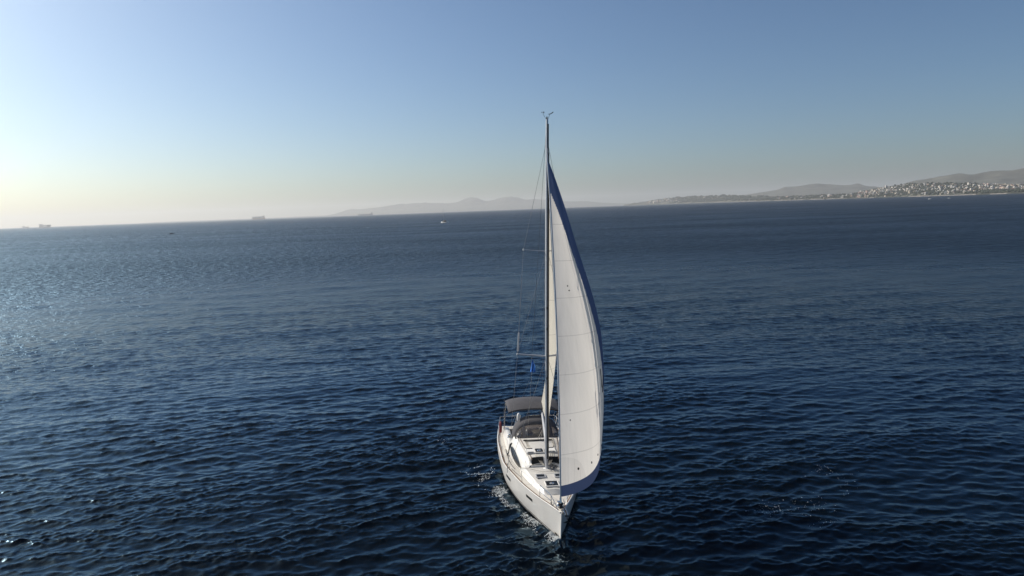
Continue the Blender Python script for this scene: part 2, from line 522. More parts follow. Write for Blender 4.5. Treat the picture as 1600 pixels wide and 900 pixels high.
protos = []
for wall in ("white", "white", "cream", "cream", "pink", "grey"):
    for tiled in (False, True):
        for (w, d, h) in ((9, 8, 6.0), (12, 10, 8.5), (15, 11, 12.0)):
            if tiled and h > 11: continue
            protos.append((wall, tiled, w, d, h, house_mesh(w * random.uniform(0.9, 1.15), d, h, tiled, wall)))
zones = [  # x range, t range, count, weights favouring a wall, scale range, phrase
    (1338, 1372, 0.04, 0.8, 34, {"pink": 4, "cream": 2, "white": 1}, (0.9, 1.25), "on the steep point left of the town"),
    (1366, 1402, 0.05, 0.95, 36, {"white": 3, "cream": 3, "grey": 1}, (0.9, 1.35), "on the slope behind the steep point"),
    (1400, 1470, 0.08, 0.95, 60, {"white": 3, "grey": 3, "cream": 2}, (0.8, 1.2), "scattered over the wooded hill"),
    (1468, 1530, 0.04, 0.9, 66, {"white": 3, "cream": 2, "grey": 2}, (0.8, 1.3), "on the right half of the wooded hill"),
    (1528, 1606, 0.25, 0.95, 74, {"white": 3, "cream": 4, "pink": 1}, (0.9, 1.35), "in the dense town at the right edge"),
    (1000, 1020, 0.2, 0.8, 5, {"cream": 2, "grey": 2}, (1.4, 2.0), "at the tip of the far headland"),
    (1022, 1060, 0.3, 0.95, 15, {"white": 2, "cream": 3}, (1.6, 2.6), "on the far headland"),
    (1100, 1140, 0.5, 0.95, 6, {"white": 3, "cream": 1}, (1.4, 2.2), "on top of the far headland"),
    (1160, 1334, 0.05, 0.7, 16, {"white": 3, "pink": 1, "grey": 1}, (1.2, 2.0), "along the low shore between headland and town"),
]
WORD = {"white": "white", "cream": "cream", "pink": "pinkish", "grey": "grey"}
house_spots = []
for zi, (x0, x1, t0, t1, n, wts, sc_, phrase) in enumerate(zones):
    for k in range(n):
        for tr in range(30):
            px, t = random.uniform(x0, x1), random.uniform(t0, t1)
            p = on_coast(px, t)
            s_ = random.uniform(*sc_) * 0.85
            if all((p.x - q[0].x) ** 2 + (p.y - q[0].y) ** 2 > (13 * (s_ + q[1])) ** 2 * 0.75 for q in house_spots):
                break
        wall = random.choices(list(wts), list(wts.values()))[0]
        house_spots.append((p, s_))
        cand = [q for q in protos if q[0] == wall]
        pr = random.choice(cand)
        o = bpy.data.objects.new("house", pr[5])
        COL.objects.link(o)
        o.location = (p.x, p.y, p.z)
        o.rotation_euler = (0, 0, random.choice((0.2, 0.5, 0.9, 1.3)) + random.uniform(-0.2, 0.2))
        o.scale = (s_, s_, s_ * random.uniform(0.85, 1.25))
        tag(o, f"small {WORD[wall]} {'house with red tiled roof' if pr[1] else 'flat roofed house'} {phrase}", "house", f"{WORD[wall]} houses {phrase}")

# the rest of the town beyond the three hundred nearest houses: one mass of far, small houses
mbs = MB()
for x0, x1, t0, t1, n, s0, s1 in ((1340, 1405, 0.1, 1.0, 60, 6, 11), (1400, 1530, 0.2, 1.0, 110, 5, 9), (1528, 1606, 0.4, 1.0, 110, 6, 11), (1010, 1062, 0.2, 1.0, 45, 14, 24), (1060, 1336, 0.1, 0.9, 40, 8, 16)):
    for k in range(n):
        p = on_coast(random.uniform(x0, x1), random.uniform(t0, t1))
        a = random.uniform(s0, s1); b = a * random.uniform(0.7, 1.1); hh_ = a * random.uniform(0.5, 0.95)
        mi = random.choice((0, 0, 1, 1, 2, 3)); rz = random.uniform(0, 1.5)
        mbs.box((p.x, p.y, p.z + hh_ / 2 - 1), (a, b, hh_ + 2), mi, rz)
        mbs.box((p.x, p.y, p.z + hh_ + 0.2), (a * 1.04, b * 1.04, 0.4), 4, rz)
        for k2 in range(int(hh_ / 3)):
            mbs.box((p.x, p.y, p.z + 1.6 + 3 * k2), (a * 0.7, b * 1.02, 1.3), 5, rz)
tag(mbs.build("far_town_houses", [M_walls["white"], M_walls["cream"], M_walls["pink"], M_walls["grey"], M_roofs[0], M_darkwin]), kind="stuff")

# dense trees that read as one mass between the houses
M_wood = mat("dark_pine_foliage", (0.035, 0.045, 0.028), 0.95, noise=0.4, scale=0.15)
def wood(name, spots):
    mb = MB()
    for p, r in spots:
        n = 7
        pts, fs = [(0, 0, r * 1.25)], []
        for lv, (rr, zz) in enumerate(((0.62, 1.0), (0.95, 0.55), (0.7, 0.1))):
            for k in range(n):
                a = 6.283 * k / n + lv
                q = rr * r * random.uniform(0.75, 1.25)
                pts.append((q * math.cos(a), q * math.sin(a), zz * r * random.uniform(0.85, 1.15)))
        for k in range(n):
            l = (k + 1) % n
            fs.append((0, 1 + k, 1 + l))
            for lv in (0, 1):
                b0, b1 = 1 + lv * n, 1 + (lv + 1) * n
                fs.append((b0 + k, b1 + k, b1 + l, b0 + l))
        mb.add([(p.x + a, p.y + b, p.z + c - r * 0.1) for a, b, c in pts], fs)
    return tag(mb.build(name, M_wood), kind="stuff")
spots = []
for x0, x1, t0, t1, n, r0, r1 in ((1345, 1400, 0.02, 0.5, 130, 5, 9), (1395, 1535, 0.05, 1.0, 900, 4, 8), (1530, 1606, 0.04, 0.9, 330, 4, 8), (1535, 1580, 0.05, 0.3, 140, 6, 9), (1050, 1200, 0.1, 1.0, 800, 9, 16), (1200, 1340, 0.05, 0.9, 420, 6, 11), (985, 1050, 0.4, 1.0, 60, 6, 11)):
    for k in range(n):
        p = on_coast(random.uniform(x0, x1), random.uniform(t0, t1))
        spots.append((p, random.uniform(r0, r1)))
wood("coastal_woodland", spots)

# ------------------------------------------------------------------ haze
hb = MB().box((0, 0, 198.0), (52000, 52000, 404.0))
mh_ = bpy.data.materials.new("sea_haze")
mh_.use_nodes = True
_nt = mh_.node_tree
_nt.nodes.remove(_nt.nodes["Principled BSDF"])
pv = _nt.nodes.new("ShaderNodeVolumePrincipled")
pv.inputs["Color"].default_value = HAZE_COLOR
pv.inputs["Density"].default_value = HAZE_DENSITY
pv.inputs["Anisotropy"].default_value = HAZE_ANISO
_nt.links.new(pv.outputs["Volume"], _nt.nodes["Material Output"].inputs["Volume"])
haze = hb.build("haze", mh_)
tag(haze, kind="stuff")

# ------------------------------------------------------------------ boat materials
M_gel = mat("white_gelcoat", (0.78, 0.76, 0.72), 0.28, noise=0.05, scale=0.9, coat=0.3)
M_deck = mat("nonskid_deck", (0.60, 0.585, 0.55), 0.75, noise=0.06, scale=2.5)
M_sidedeck = mat("cream_side_deck", (0.63, 0.60, 0.54), 0.75, noise=0.06, scale=2.5)
M_anti = mat("dark_antifouling", (0.012, 0.014, 0.02), 0.5)
M_teak = mat("weathered_teak", (0.16, 0.10, 0.06), 0.7, noise=0.25, scale=8, stretch=(1, 8, 8))
M_glass = mat("smoked_acrylic", (0.008, 0.009, 0.010), 0.3, spec=0.2)
M_tint = mat("tinted_side_glass", (0.03, 0.032, 0.033), 0.12, spec=0.6)
M_steel = mat("stainless_steel", (0.62, 0.62, 0.62), 0.25, metal=1.0)
M_alu = mat("anodised_aluminium", (0.50, 0.51, 0.53), 0.38, metal=0.35, noise=0.05, scale=2)
M_wire = mat("rigging_wire", (0.32, 0.32, 0.33), 0.4, metal=0.6)
M_black = mat("black_fittings", (0.012, 0.012, 0.013), 0.5)
M_canvas = mat("grey_canvas", (0.070, 0.070, 0.080), 0.9, noise=0.12, scale=4, bump=0.15)
M_rope = mat("pale_rope", (0.45, 0.42, 0.36), 0.9, noise=0.2, scale=30)
M_roped = mat("dark_rope", (0.05, 0.05, 0.06), 0.9)
M_red = mat("red_cover", (0.16, 0.025, 0.03), 0.8)
M_whitep = mat("white_vinyl", (0.8, 0.8, 0.78), 0.5)
M_blueflag = mat("blue_flag_cloth", (0.02, 0.17, 0.62), 0.8)

def sail_mat(name, color, trans, seams):
    m = bpy.data.materials.new(name)
    m.use_nodes = True
    nt = m.node_tree
    nt.nodes.remove(nt.nodes["Principled BSDF"])
    out = nt.nodes["Material Output"]
    dif = nt.nodes.new("ShaderNodeBsdfDiffuse"); tr = nt.nodes.new("ShaderNodeBsdfTranslucent"); gl = nt.nodes.new("ShaderNodeBsdfGlossy")
    gl.inputs["Roughness"].default_value = 0.45
    mx = nt.nodes.new("ShaderNodeMixShader"); mx.inputs[0].default_value = trans
    mx2 = nt.nodes.new("ShaderNodeMixShader"); mx2.inputs[0].default_value = 0.03
    uv = nt.nodes.new("ShaderNodeUVMap")
    sep = nt.nodes.new("ShaderNodeSeparateXYZ")
    nt.links.new(uv.outputs["UV"], sep.inputs[0])
    tc = nt.nodes.new("ShaderNodeTexCoord")
    n = nt.nodes.new("ShaderNodeTexNoise"); n.inputs["Scale"].default_value = 0.7; n.inputs["Detail"].default_value = 5
    mp = nt.nodes.new("ShaderNodeMapping"); mp.inputs["Scale"].default_value = (2.6, 2.6, 0.30)
    nt.links.new(tc.outputs["Object"], mp.inputs["Vector"]); nt.links.new(mp.outputs["Vector"], n.inputs["Vector"])
    cr = nt.nodes.new("ShaderNodeValToRGB")
    cr.color_ramp.elements[0].position, cr.color_ramp.elements[1].position = 0.3, 0.7
    cr.color_ramp.elements[0].color = (*[c * 0.93 for c in color], 1)
    cr.color_ramp.elements[1].color = (*[min(1, c * 1.04) for c in color], 1)
    nt.links.new(n.outputs["Fac"], cr.inputs["Fac"])
    last = cr.outputs["Color"]
    if seams:
        def line(src, freq, width, dark, last):
            mul = nt.nodes.new("ShaderNodeMath"); mul.operation = 'MULTIPLY'; mul.inputs[1].default_value = freq
            nt.links.new(src, mul.inputs[0])
            fr = nt.nodes.new("ShaderNodeMath"); fr.operation = 'FRACT'; nt.links.new(mul.outputs[0], fr.inputs[0])
            lt = nt.nodes.new("ShaderNodeMath"); lt.operation = 'LESS_THAN'; lt.inputs[1].default_value = width * freq
            nt.links.new(fr.outputs[0], lt.inputs[0])
            mm = nt.nodes.new("ShaderNodeMix"); mm.data_type = 'RGBA'; mm.blend_type = 'MULTIPLY'
            mm.inputs[7].default_value = (dark, dark, dark, 1)
            nt.links.new(lt.outputs[0], mm.inputs[0]); nt.links.new(last, mm.inputs[6])
            return mm.outputs[2]
        last = line(sep.outputs["Y"], 1 / 1.72, 0.034, 0.80, last)
        # layered reinforcement cloth at the tack
        def mth(op, a, b):
            q = nt.nodes.new("ShaderNodeMath"); q.operation = op
            for k, v in ((0, a), (1, b)):
                if isinstance(v, float): q.inputs[k].default_value = v
                else: nt.links.new(v, q.inputs[k])
            return q.outputs[0]
        ex = mth('POWER', mth('DIVIDE', sep.outputs["X"], 1.38), 2.4); ey = mth('POWER', mth('DIVIDE', sep.outputs["Y"], 1.62), 2.4)
        ins = mth('LESS_THAN', mth('ADD', ex, ey), 1.0)
        fl_ = mth('MULTIPLY', mth('LESS_THAN', mth('FRACT', mth('MULTIPLY', sep.outputs["X"], 3.2), 0.0), 0.09), ins)
        for fac, dk in ((ins, 0.93), (fl_, 0.90)):
            m3_ = nt.nodes.new("ShaderNodeMix"); m3_.data_type = 'RGBA'; m3_.blend_type = 'MULTIPLY'
            m3_.inputs[7].default_value = (dk, dk, dk, 1)
            nt.links.new(fac, m3_.inputs[0]); nt.links.new(last, m3_.inputs[6]); last = m3_.outputs[2]
    for b in (dif, tr):
        nt.links.new(last, b.inputs["Color"])
    bp = nt.nodes.new("ShaderNodeBump"); bp.inputs["Strength"].default_value = 0.5; bp.inputs["Distance"].default_value = 0.08
    nt.links.new(n.outputs["Fac"], bp.inputs["Height"])
    for b in (dif, tr): nt.links.new(bp.outputs["Normal"], b.inputs["Normal"])
    nt.links.new(dif.outputs[0], mx.inputs[1]); nt.links.new(tr.outputs[0], mx.inputs[2])
    nt.links.new(mx.outputs[0], mx2.inputs[1]); nt.links.new(gl.outputs[0], mx2.inputs[2])
    nt.links.new(mx2.outputs[0], out.inputs["Surface"])
    return m
M_sail = sail_mat("white_dacron_sail", (0.82, 0.79, 0.75), 0.50, True)
M_main = sail_mat("cream_mainsail", (0.80, 0.76, 0.66), 0.45, True)
M_patch = sail_mat("sail_reinforcement", (0.70, 0.69, 0.67), 0.42, False)
M_uv = sail_mat("blue_grey_sun_strip", (0.13, 0.17, 0.30), 0.12, False)

# ------------------------------------------------------------------ hull and deck
XS = np.concatenate([np.linspace(0, -1.2, 13), np.linspace(-1.5, -12.8, 44)])
def hull_row(x, side):
    b, fb = half_deck(x), free(x)
    wx = min(x, -0.3)
    w = half_wl(wx)
    rows = []
    for z, t in ((-0.62, None), (-0.3, None), (0.0, 0.0), (0.09, None), (0.24, None), (0.45, None), (0.7, None), (0.95, None), (1.2, None), (1.5, None)):
        pass
    zs = [-0.62, -0.3, 0.0, 0.10, 0.3 * fb, 0.5 * fb, 0.7 * fb, 0.88 * fb, fb]
    for z in zs:
        if z <= 0: y = w * (1 + z * 0.75)
        else:
            t = z / fb
            y = w + (b - w) * (t ** 0.9) + 0.05 * math.sin(math.pi * t) * min(1, w)
        # the stem rakes a little forward with height
        xx = x
        if x > -1.5: xx = x - 0.30 * (1 - max(0, min(1, z / fb))) * (1 + x / 1.5)
        rows.append((xx, side * max(0.008, y), z))
    return rows
mb = MB()
for side in (-1, 1):
    g = [hull_row(x, side) for x in XS]
    R, C = len(g), len(g[0])
    for i in range(R - 1):
        for j in range(C - 1):
            mb.add([g[i][j], g[i + 1][j], g[i + 1][j + 1], g[i][j + 1]], [(0, 1, 2, 3)], 1 if j < 3 else 0)
tr_l, tr_r = hull_row(-12.8, -1), hull_row(-12.8, 1)
for j in range(len(tr_l) - 1):
    mb.add([tr_l[j], tr_r[j], tr_r[j + 1], tr_l[j + 1]], [(0, 1, 2, 3)], 0)
st_l, st_r = hull_row(0, -1), hull_row(0, 1)
for j in range(len(st_l) - 1):
    mb.add([st_l[j], st_r[j], st_r[j + 1], st_l[j + 1]], [(0, 1, 2, 3)], 1 if j < 3 else 0)
hull = mb.build("hull", [M_gel, M_anti], yacht, smooth=True, sharp=35)

def hull_pt(x, z, side, out=0.0):
    b, fb, w = half_deck(x), free(x), half_wl(min(x, -0.3))
    t = z / fb
    y = w + (b - w) * (t ** 0.9) + 0.05 * math.sin(math.pi * t) * min(1, w)
    return (x, side * (y + out), z)
for side in (-1, 1):
    for (x0, x1, z0, z1) in ((-3.05, -2.45, 0.93, 1.06), (-5.9, -5.2, 0.80, 0.93)):
        g = [[hull_pt(x, z, side, 0.008) for x in np.linspace(x0, x1, 8)] for z in (z0, z1)]
        g2 = [[hull_pt(x, z, side, -0.004) for x in np.linspace(x0, x1, 8)] for z in (z0, z1)]
        MB().grid(g).build("hull_window", M_glass, hull, thick=0.008)
    # thin stripe above the waterline
    g = [[hull_pt(x, z, side, 0.004) for x in np.linspace(-0.7, -12.7, 50)] for z in (0.15, 0.19)]
    MB().grid(g).build("boot_stripe", M_anti, hull, thick=0.004)
    # teak toe rail on the gunwale
    path = [(x, side * (half_deck(x) - 0.02), free(x) + 0.03) for x in XS[1:]]
    MB().tube(path, 0.032, 6).build("toe_rail", M_gel, hull, smooth=True)
    g = [[(x, side * (half_deck(x) - d), free(x) + 0.026) for x in XS[3:]] for d in (0.055, 0.115)]
    MB().grid(g).build("teak_strip", M_teak, hull, thick=0.03)
# small dark maker's mark low on the starboard bow
MB().grid([[hull_pt(x, z, -1, 0.006) for x in (-0.72, -0.62, -0.52)] for z in (0.22, 0.3)]).build("bow_mark", M_black, hull, thick=0.004)

AFT = -8.25
mb = MB()
g = []
for x in [q for q in XS if q > AFT] + [AFT]:
    b = half_deck(x) - 0.03
    g.append([(x, b * t, free(x) + 0.05 * (1 - t * t)) for t in np.linspace(-1, 1, 15)])
mb.grid(g)
for side in (-1, 1):
    g = []
    for x in [AFT] + [q for q in XS if q < AFT]:
        b = half_deck(x) - 0.03
        g.append([(x, side * (1.22 + (b - 1.22) * t), free(x) + 0.015 * (1 - t)) for t in np.linspace(0, 1, 4)])
    mb.grid(g)
# after deck across the stern
mb.grid([[(x, y, free(x)) for y in np.linspace(-1.22, 1.22, 5)] for x in (-12.25, -12.8)])
deck = mb.build("deck", M_sidedeck, yacht, smooth=True)

# cockpit well
mb = MB()
for side in (-1, 1):
    mb.box((-10.1, side * 0.93, 0.92), (3.7, 0.58, 0.5))
    mb.box((-10.1, side * 0.64, 0.66), (3.7, 0.04, 0.06))
mb.box((-10.25, 0, 0.62), (4.0, 1.28, 0.06))
mb.box((-12.27, 0, 0.9), (0.06, 2.44, 0.52))
cockpit = mb.build("cockpit", M_sidedeck, yacht, bevel=0.02)
for side in (-1, 1):
    MB().box((-10.1, side * 0.93, 1.19), (3.6, 0.54, 0.035)).build("seat_slats", M_teak, cockpit)
# coamings sweeping aft from the deckhouse
for side in (-1, 1):
    g = []
    for x, h in ((-7.9, 0.62), (-8.6, 0.52), (-9.6, 0.42), (-10.8, 0.36), (-11.8, 0.28), (-12.3, 0.05)):
        z = free(x)
        g.append([(x, side * 1.62, z - 0.05), (x, side * 1.52, z + h * 0.85), (x, side * 1.42, z + h), (x, side * 1.28, z + h * 0.98), (x, side * 1.2, z + h * 0.85), (x, side * 1.19, z - 0.4)])
    MB().grid(g).build("coaming", M_gel, yacht, smooth=True, sharp=50)
MB().box((-9.9, 0.0, 1.1), (1.1, 0.5, 0.05)).box((-9.9, 0, 0.85), (0.7, 0.12, 0.5)).build("cockpit_table", M_teak, yacht, bevel=0.01)
for side in (-1, 1):
    w_ = MB()
    cx, cy, cz = -11.3, side * 0.62, 1.35
    w_.tube([(cx, cy + 0.4 * math.cos(a), cz + 0.4 * math.sin(a)) for a in np.linspace(0, 6.283, 25)[:-1]], 0.016, 6, closed=True)
    for k in range(5):
        a = k * 6.283 / 5
        w_.tube([(cx, cy, cz), (cx, cy + 0.4 * math.cos(a), cz + 0.4 * math.sin(a))], 0.008, 5)
    wheel = w_.build("steering_wheel", M_steel, yacht, smooth=True)
    MB().box((cx + 0.16, cy, 1.05), (0.2, 0.26, 0.9), taper=0.7).build("binnacle", M_gel, wheel, bevel=0.03)

# ------------------------------------------------------------------ deckhouse
low = [(-1.95, 0.50, 0.30, 0.02), (-2.2, 0.60, 0.46, 0.2), (-3.0, 0.84, 0.68, 0.26), (-3.9, 1.06, 0.88, 0.31), (-4.6, 1.20, 1.0, 0.35), (-5.2, 1.26, 1.05, 0.37)]
mb = MB()
g = []
for x, yb, yt, h in low:
    z = free(x)
    g.append([(x, -yb, z - 0.02), (x, -(yb * 0.35 + yt * 0.65), z + h * 0.82), (x, -yt, z + h), (x, -yt * 0.5, z + h + 0.035), (x, 0, z + h + 0.05), (x, yt * 0.5, z + h + 0.035), (x, yt, z + h), (x, yb * 0.35 + yt * 0.65, z + h * 0.82), (x, yb, z - 0.02)])
for i in range(len(g) - 1):
    for j in range(8):
        mb.add([g[i][j], g[i + 1][j], g[i + 1][j + 1], g[i][j + 1]], [(0, 1, 2, 3)], 0 if j in (0, 1, 6, 7) else 1)
low_roof = lambda x: free(x) + np.interp(-x, [2.2, 3.0, 3.9, 4.6, 5.2], [0.2, 0.26, 0.31, 0.35, 0.37]) + 0.045
cabin_low = mb.build("foredeck_coachroof", [M_gel, M_deck], yacht, smooth=True, sharp=30)

# raised saloon: stations x, half base, shoulder half width and height, roof half width and height
sal = [(-4.72, 0.98, 0.80, 1.76, 0.70, 1.80), (-5.15, 1.14, 0.92, 1.93, 0.80, 2.02), (-5.6, 1.26, 1.00, 1.97, 0.86, 2.06), (-6.4, 1.42, 1.12, 2.00, 0.97, 2.10), (-7.2, 1.52, 1.2, 2.02, 1.05, 2.12), (-8.0, 1.57, 1.24, 2.02, 1.1, 2.13), (-8.35, 1.57, 1.24, 2.02, 1.1, 2.13)]
sal_f = [cubic([s[0] for s in sal], [s[k] for s in sal]) for k in range(1, 6)]
def side_pt(x, t, side, out=0.0):
    yb, ys, zs, yt, zt = [f_(x) for f_ in sal_f]
    zb = free(x) + 0.0
    nx, nz = (zs - zb), (yb - ys)
    L = math.hypot(nx, nz); nx, nz = nx / L, nz / L
    bulge = 0.05 * math.sin(math.pi * t)
    return (x, side * (yb + (ys - yb) * t + nx * (out + bulge)), zb + (zs - zb) * t + nz * (out + bulge))
mb = MB()
sx = np.linspace(-4.72, -8.35, 26)
for side in (-1, 1):
    mb.grid([[side_pt(x, t, side) for t in np.linspace(0, 1, 7)] + [(x, side * sal_f[3](x), sal_f[4](x))] for x in sx], 0)
for i in range(len(sx) - 1):
    for (y0, y1) in ((-1, -0.5), (-0.5, 0), (0, 0.5), (0.5, 1)):
        def rp(x, t): return (x, t * sal_f[3](x), sal_f[4](x) + 0.05 * (1 - t * t))
        mb.add([rp(sx[i], y0), rp(sx[i + 1], y0), rp(sx[i + 1], y1), rp(sx[i], y1)], [(0, 1, 2, 3)], 1)
mb.add([(-4.72, -0.98, 1.3), (-4.72, 0.98, 1.3), (-4.72, 0.7, 1.8), (-4.72, -0.7, 1.8)], [(0, 1, 2, 3)], 0)
mb.add([(-8.35, -1.57, 1.2), (-8.35, 1.57, 1.2), (-8.35, 1.1, 2.13), (-8.35, -1.1, 2.13)], [(0, 3, 2, 1)], 0)
saloon = mb.build("saloon_deckhouse", [M_gel, M_deck], yacht, smooth=True, sharp=30)
def roof(x, y): return sal_f[4](x) + 0.05 * (1 - (y / sal_f[3](x)) ** 2)
# big curved side windows under an eyebrow
lo = cubic([-5.25, -5.7, -6.3, -7.0, -7.5, -7.8], [0.17, 0.12, 0.16, 0.26, 0.36, 0.48])
hi = cubic([-5.25, -5.6, -6.2, -6.9, -7.4, -7.8], [0.22, 0.42, 0.60, 0.68, 0.67, 0.54])
for side in (-1, 1):
    g = [[side_pt(x, lo(x) + (hi(x) - lo(x)) * t, side, 0.012) for t in np.linspace(0, 1, 7)] for x in np.linspace(-5.25, -7.8, 24)]
    MB().grid(g).build("side_window", M_tint, saloon, smooth=True, thick=0.012)
    # eyebrow moulding
    MB().tube([(x, side * (sal_f[3](x) + 0.02), sal_f[4](x) + 0.012) for x in np.linspace(-4.85, -8.2, 18)], 0.022, 6).build("eyebrow_moulding", M_gel, saloon, smooth=True)
    MB().tube([(x, side * (sal_f[3](x) - 0.10), roof(x, sal_f[3](x) - 0.1) + 0.03) for x in np.linspace(-4.95, -7.6, 16)], 0.014, 5).build("handrail", M_teak, saloon, smooth=True)
# dark panes in the sloping front of the saloon, either side of the mast
for y0, y1 in ((-0.70, -0.10), (0.10, 0.70)):
    g = [[(x, y, roof(x, y) + 0.010) for y in np.linspace(y0, y1, 5)] for x in np.linspace(-4.76, -5.10, 5)]
    MB().grid(g).build("front_window", M_glass, saloon, thick=0.014)

def hatch(x, y, lx, ly, base, z, name="deck_hatch", tilt=0.0, vent=False):
    fr = MB()
    for (a, b, w, d) in ((0, -ly / 2, lx, 0.05), (0, ly / 2, lx, 0.05), (-lx / 2, 0, 0.05, ly + 0.05), (lx / 2, 0, 0.05, ly + 0.05)):
        fr.box((x + a, y + b, z + 0.025), (w, d, 0.05))
    f_ = fr.build(name, M_alu if not vent else M_gel, yacht, bevel=0.008)
    MB().box((x, y, z + 0.022), (lx - 0.06, ly - 0.06, 0.035)).build("hatch_pane", M_glass, f_, bevel=0.006)
    if vent:
        d = MB()
        d.tube([(x, y, z + 0.04), (x, y, z + 0.06), (x, y, z + 0.075)], [0.11, 0.1, 0.03], 16)
        d.build("solar_vent", M_steel, f_, smooth=True)
    return f_
hatch(-2.68, -0.02, 0.6, 0.6, 0, low_roof(-2.68) + 0.0, vent=True)
hatch(-3.55, -0.42, 0.34, 0.42, 0, low_roof(-3.55))
hatch(-3.55, 0.46, 0.34, 0.42, 0, low_roof(-3.55))
hatch(-5.75, -0.20, 0.56, 0.44, 0, roof(-5.75, -0.2), vent=True)
# sliding covers each side of the roof
for y in (-0.66, 0.42):
    f_ = MB().box((-5.8, y, roof(-5.8, y) + 0.03), (0.62, 0.42, 0.05)).build("hatch_cover", M_whitep, yacht, bevel=0.012)
    for dx in (-0.22, 0.22):
        MB().box((-5.8 + dx * 1.2, y, roof(-5.8, y) + 0.062), (0.08, 0.30, 0.015)).build("cover_slot", M_black, f_)
# companionway slide track / sheet traveller in front of the sprayhood
MB().box((-7.15, -0.1, roof(-7.15, 0) + 0.04), (0.09, 1.5, 0.05)).build("sheet_traveller", M_black, yacht, bevel=0.01)

# ------------------------------------------------------------------ sprayhood and bimini
def arch(x, w, zb, zt, n=21, p=2.6, dx=0.0):
    out = []
    for k in range(n):
        a = math.pi * k / (n - 1)
        cx_, sz = math.cos(a), math.sin(a)
        y = -w * math.copysign(abs(cx_) ** (2 / p), cx_)
        out.append((x + dx * sz, y, zb + (zt - zb) * (sz ** (2 / p))))
    return out
A0 = arch(-7.85, 1.22, 1.95, 2.19, dx=0.25)
A1 = arch(-8.15, 1.20, 1.9, 2.74, dx=0.02)
A2 = arch(-8.5, 1.24, 1.85, 2.92)
A3 = arch(-9.0, 1.28, 1.75, 2.98)
A3b = arch(-9.06, 1.27, 1.75, 2.94)
hood = MB().grid([A1, A2, A3, A3b]).build("sprayhood", M_canvas, yacht, smooth=True, thick=0.012)
M_clear = bpy.data.materials.new("clear_vinyl_window")
M_clear.use_nodes = True
_nt = M_clear.node_tree
_nt.nodes.remove(_nt.nodes["Principled BSDF"])
_t = _nt.nodes.new("ShaderNodeBsdfTransparent"); _t.inputs["Color"].default_value = (0.42, 0.39, 0.38, 1)
_g = _nt.nodes.new("ShaderNodeBsdfGlossy"); _g.inputs["Roughness"].default_value = 0.06
_d = _nt.nodes.new("ShaderNodeBsdfDiffuse"); _d.inputs["Color"].default_value = (0.3, 0.28, 0.27, 1)
_m = _nt.nodes.new("ShaderNodeMixShader"); _m.inputs[0].default_value = 0.10
_m2 = _nt.nodes.new("ShaderNodeMixShader"); _m2.inputs[0].default_value = 0.18
_nt.links.new(_t.outputs[0], _m.inputs[1]); _nt.links.new(_g.outputs[0], _m.inputs[2])
_nt.links.new(_m.outputs[0], _m2.inputs[1]); _nt.links.new(_d.outputs[0], _m2.inputs[2])
_nt.links.new(_m2.outputs[0], _nt.nodes["Material Output"].inputs["Surface"])
def lerp(a, b, t): return tuple(a[i] + (b[i] - a[i]) * t for i in range(3))
for (k0, k1) in ((1, 6), (7, 13), (14, 19)):
    g = [[lerp(A0[k], A1[k], t) for k in range(k0, k1 + 1)] for t in (0.06, 0.5, 1.0)]
    MB().grid(g).build("hood_window", M_clear, hood, smooth=True, thick=0.004)
mb = MB()
for (k0, k1) in ((0, 1), (6, 7), (13, 14), (19, 20)):
    mb.grid([[lerp(A0[k], A1[k], t) for k in (k0, k1)] for t in (0.0, 0.5, 1.0)])
mb.grid([[lerp(A0[k], A1[k], t) for k in range(0, 21)] for t in (0.0, 0.06)])
mb.build("hood_trim", M_canvas, hood, thick=0.01)
MB().tube(A3, 0.016, 6).build("hood_frame", M_steel, hood, smooth=True)

def bow_arch(x, zt, crown, w=1.5, n=17):
    return [(x, w * t, zt + crown * (1 - t * t) - 0.06 * abs(t) ** 6) for t in np.linspace(-1, 1, n)]
B_ = [bow_arch(-8.98, 3.17, 0.12, 1.46), bow_arch(-9.0, 3.25, 0.13, 1.47), bow_arch(-9.45, 3.36, 0.16, 1.5), bow_arch(-9.92, 3.42, 0.18, 1.52), bow_arch(-10.4, 3.40, 0.18, 1.52), bow_arch(-10.9, 3.33, 0.17, 1.5), bow_arch(-11.5, 3.18, 0.15, 1.46), bow_arch(-11.55, 3.08, 0.13, 1.45)]
bim = MB().grid(B_).build("bimini", M_canvas, yacht, smooth=True, thick=0.012, sharp=14)
for side in (-1, 1):
    MB().tube([(-11.4, side * 1.5, 1.3), (-10.6, side * 1.51, 2.5), (-9.25, side * 1.47, 3.05)], 0.015, 6).build("bimini_frame", M_steel, bim, smooth=True)
    MB().tube([(-11.5, side * 1.52, 1.3), (-11.55, side * 1.48, 3.2)], 0.015, 6).build("bimini_frame", M_steel, bim, smooth=True)
    MB().tube([(-11.0, side * 1.52, 1.95), (-10.3, side * 1.52, 3.38)], 0.015, 6).build("bimini_frame", M_steel, bim, smooth=True)

# ------------------------------------------------------------------ mast, boom, standing rigging
MX0, MX1, MZ0, MZ1 = -4.52, -4.77, 1.66, 18.42
def mast_x(z): return MX0 + (MX1 - MX0) * (z - 1.8) / (18.4 - 1.8)
mb = MB()
rings = []
for z, sc_ in ((MZ0, 1), (6, 1), (12, 1), (15.5, 0.95), (17.4, 0.8), (MZ1, 0.68)):
    rings.append([(mast_x(z) + 0.125 * sc_ * math.cos(a), 0.082 * sc_ * math.sin(a), z) for a in np.linspace(0, 2 * math.pi, 17)[:-1]])
v = [p for r in rings for p in r]
f = []
for i in range(len(rings) - 1):
    for k in range(16):
        f.append((i * 16 + k, i * 16 + (k + 1) % 16, (i + 1) * 16 + (k + 1) % 16, (i + 1) * 16 + k))
f.append(tuple(range(5 * 16, 6 * 16)))
mast = mb.add(v, f).build("mast", M_alu, yacht, smooth=True)
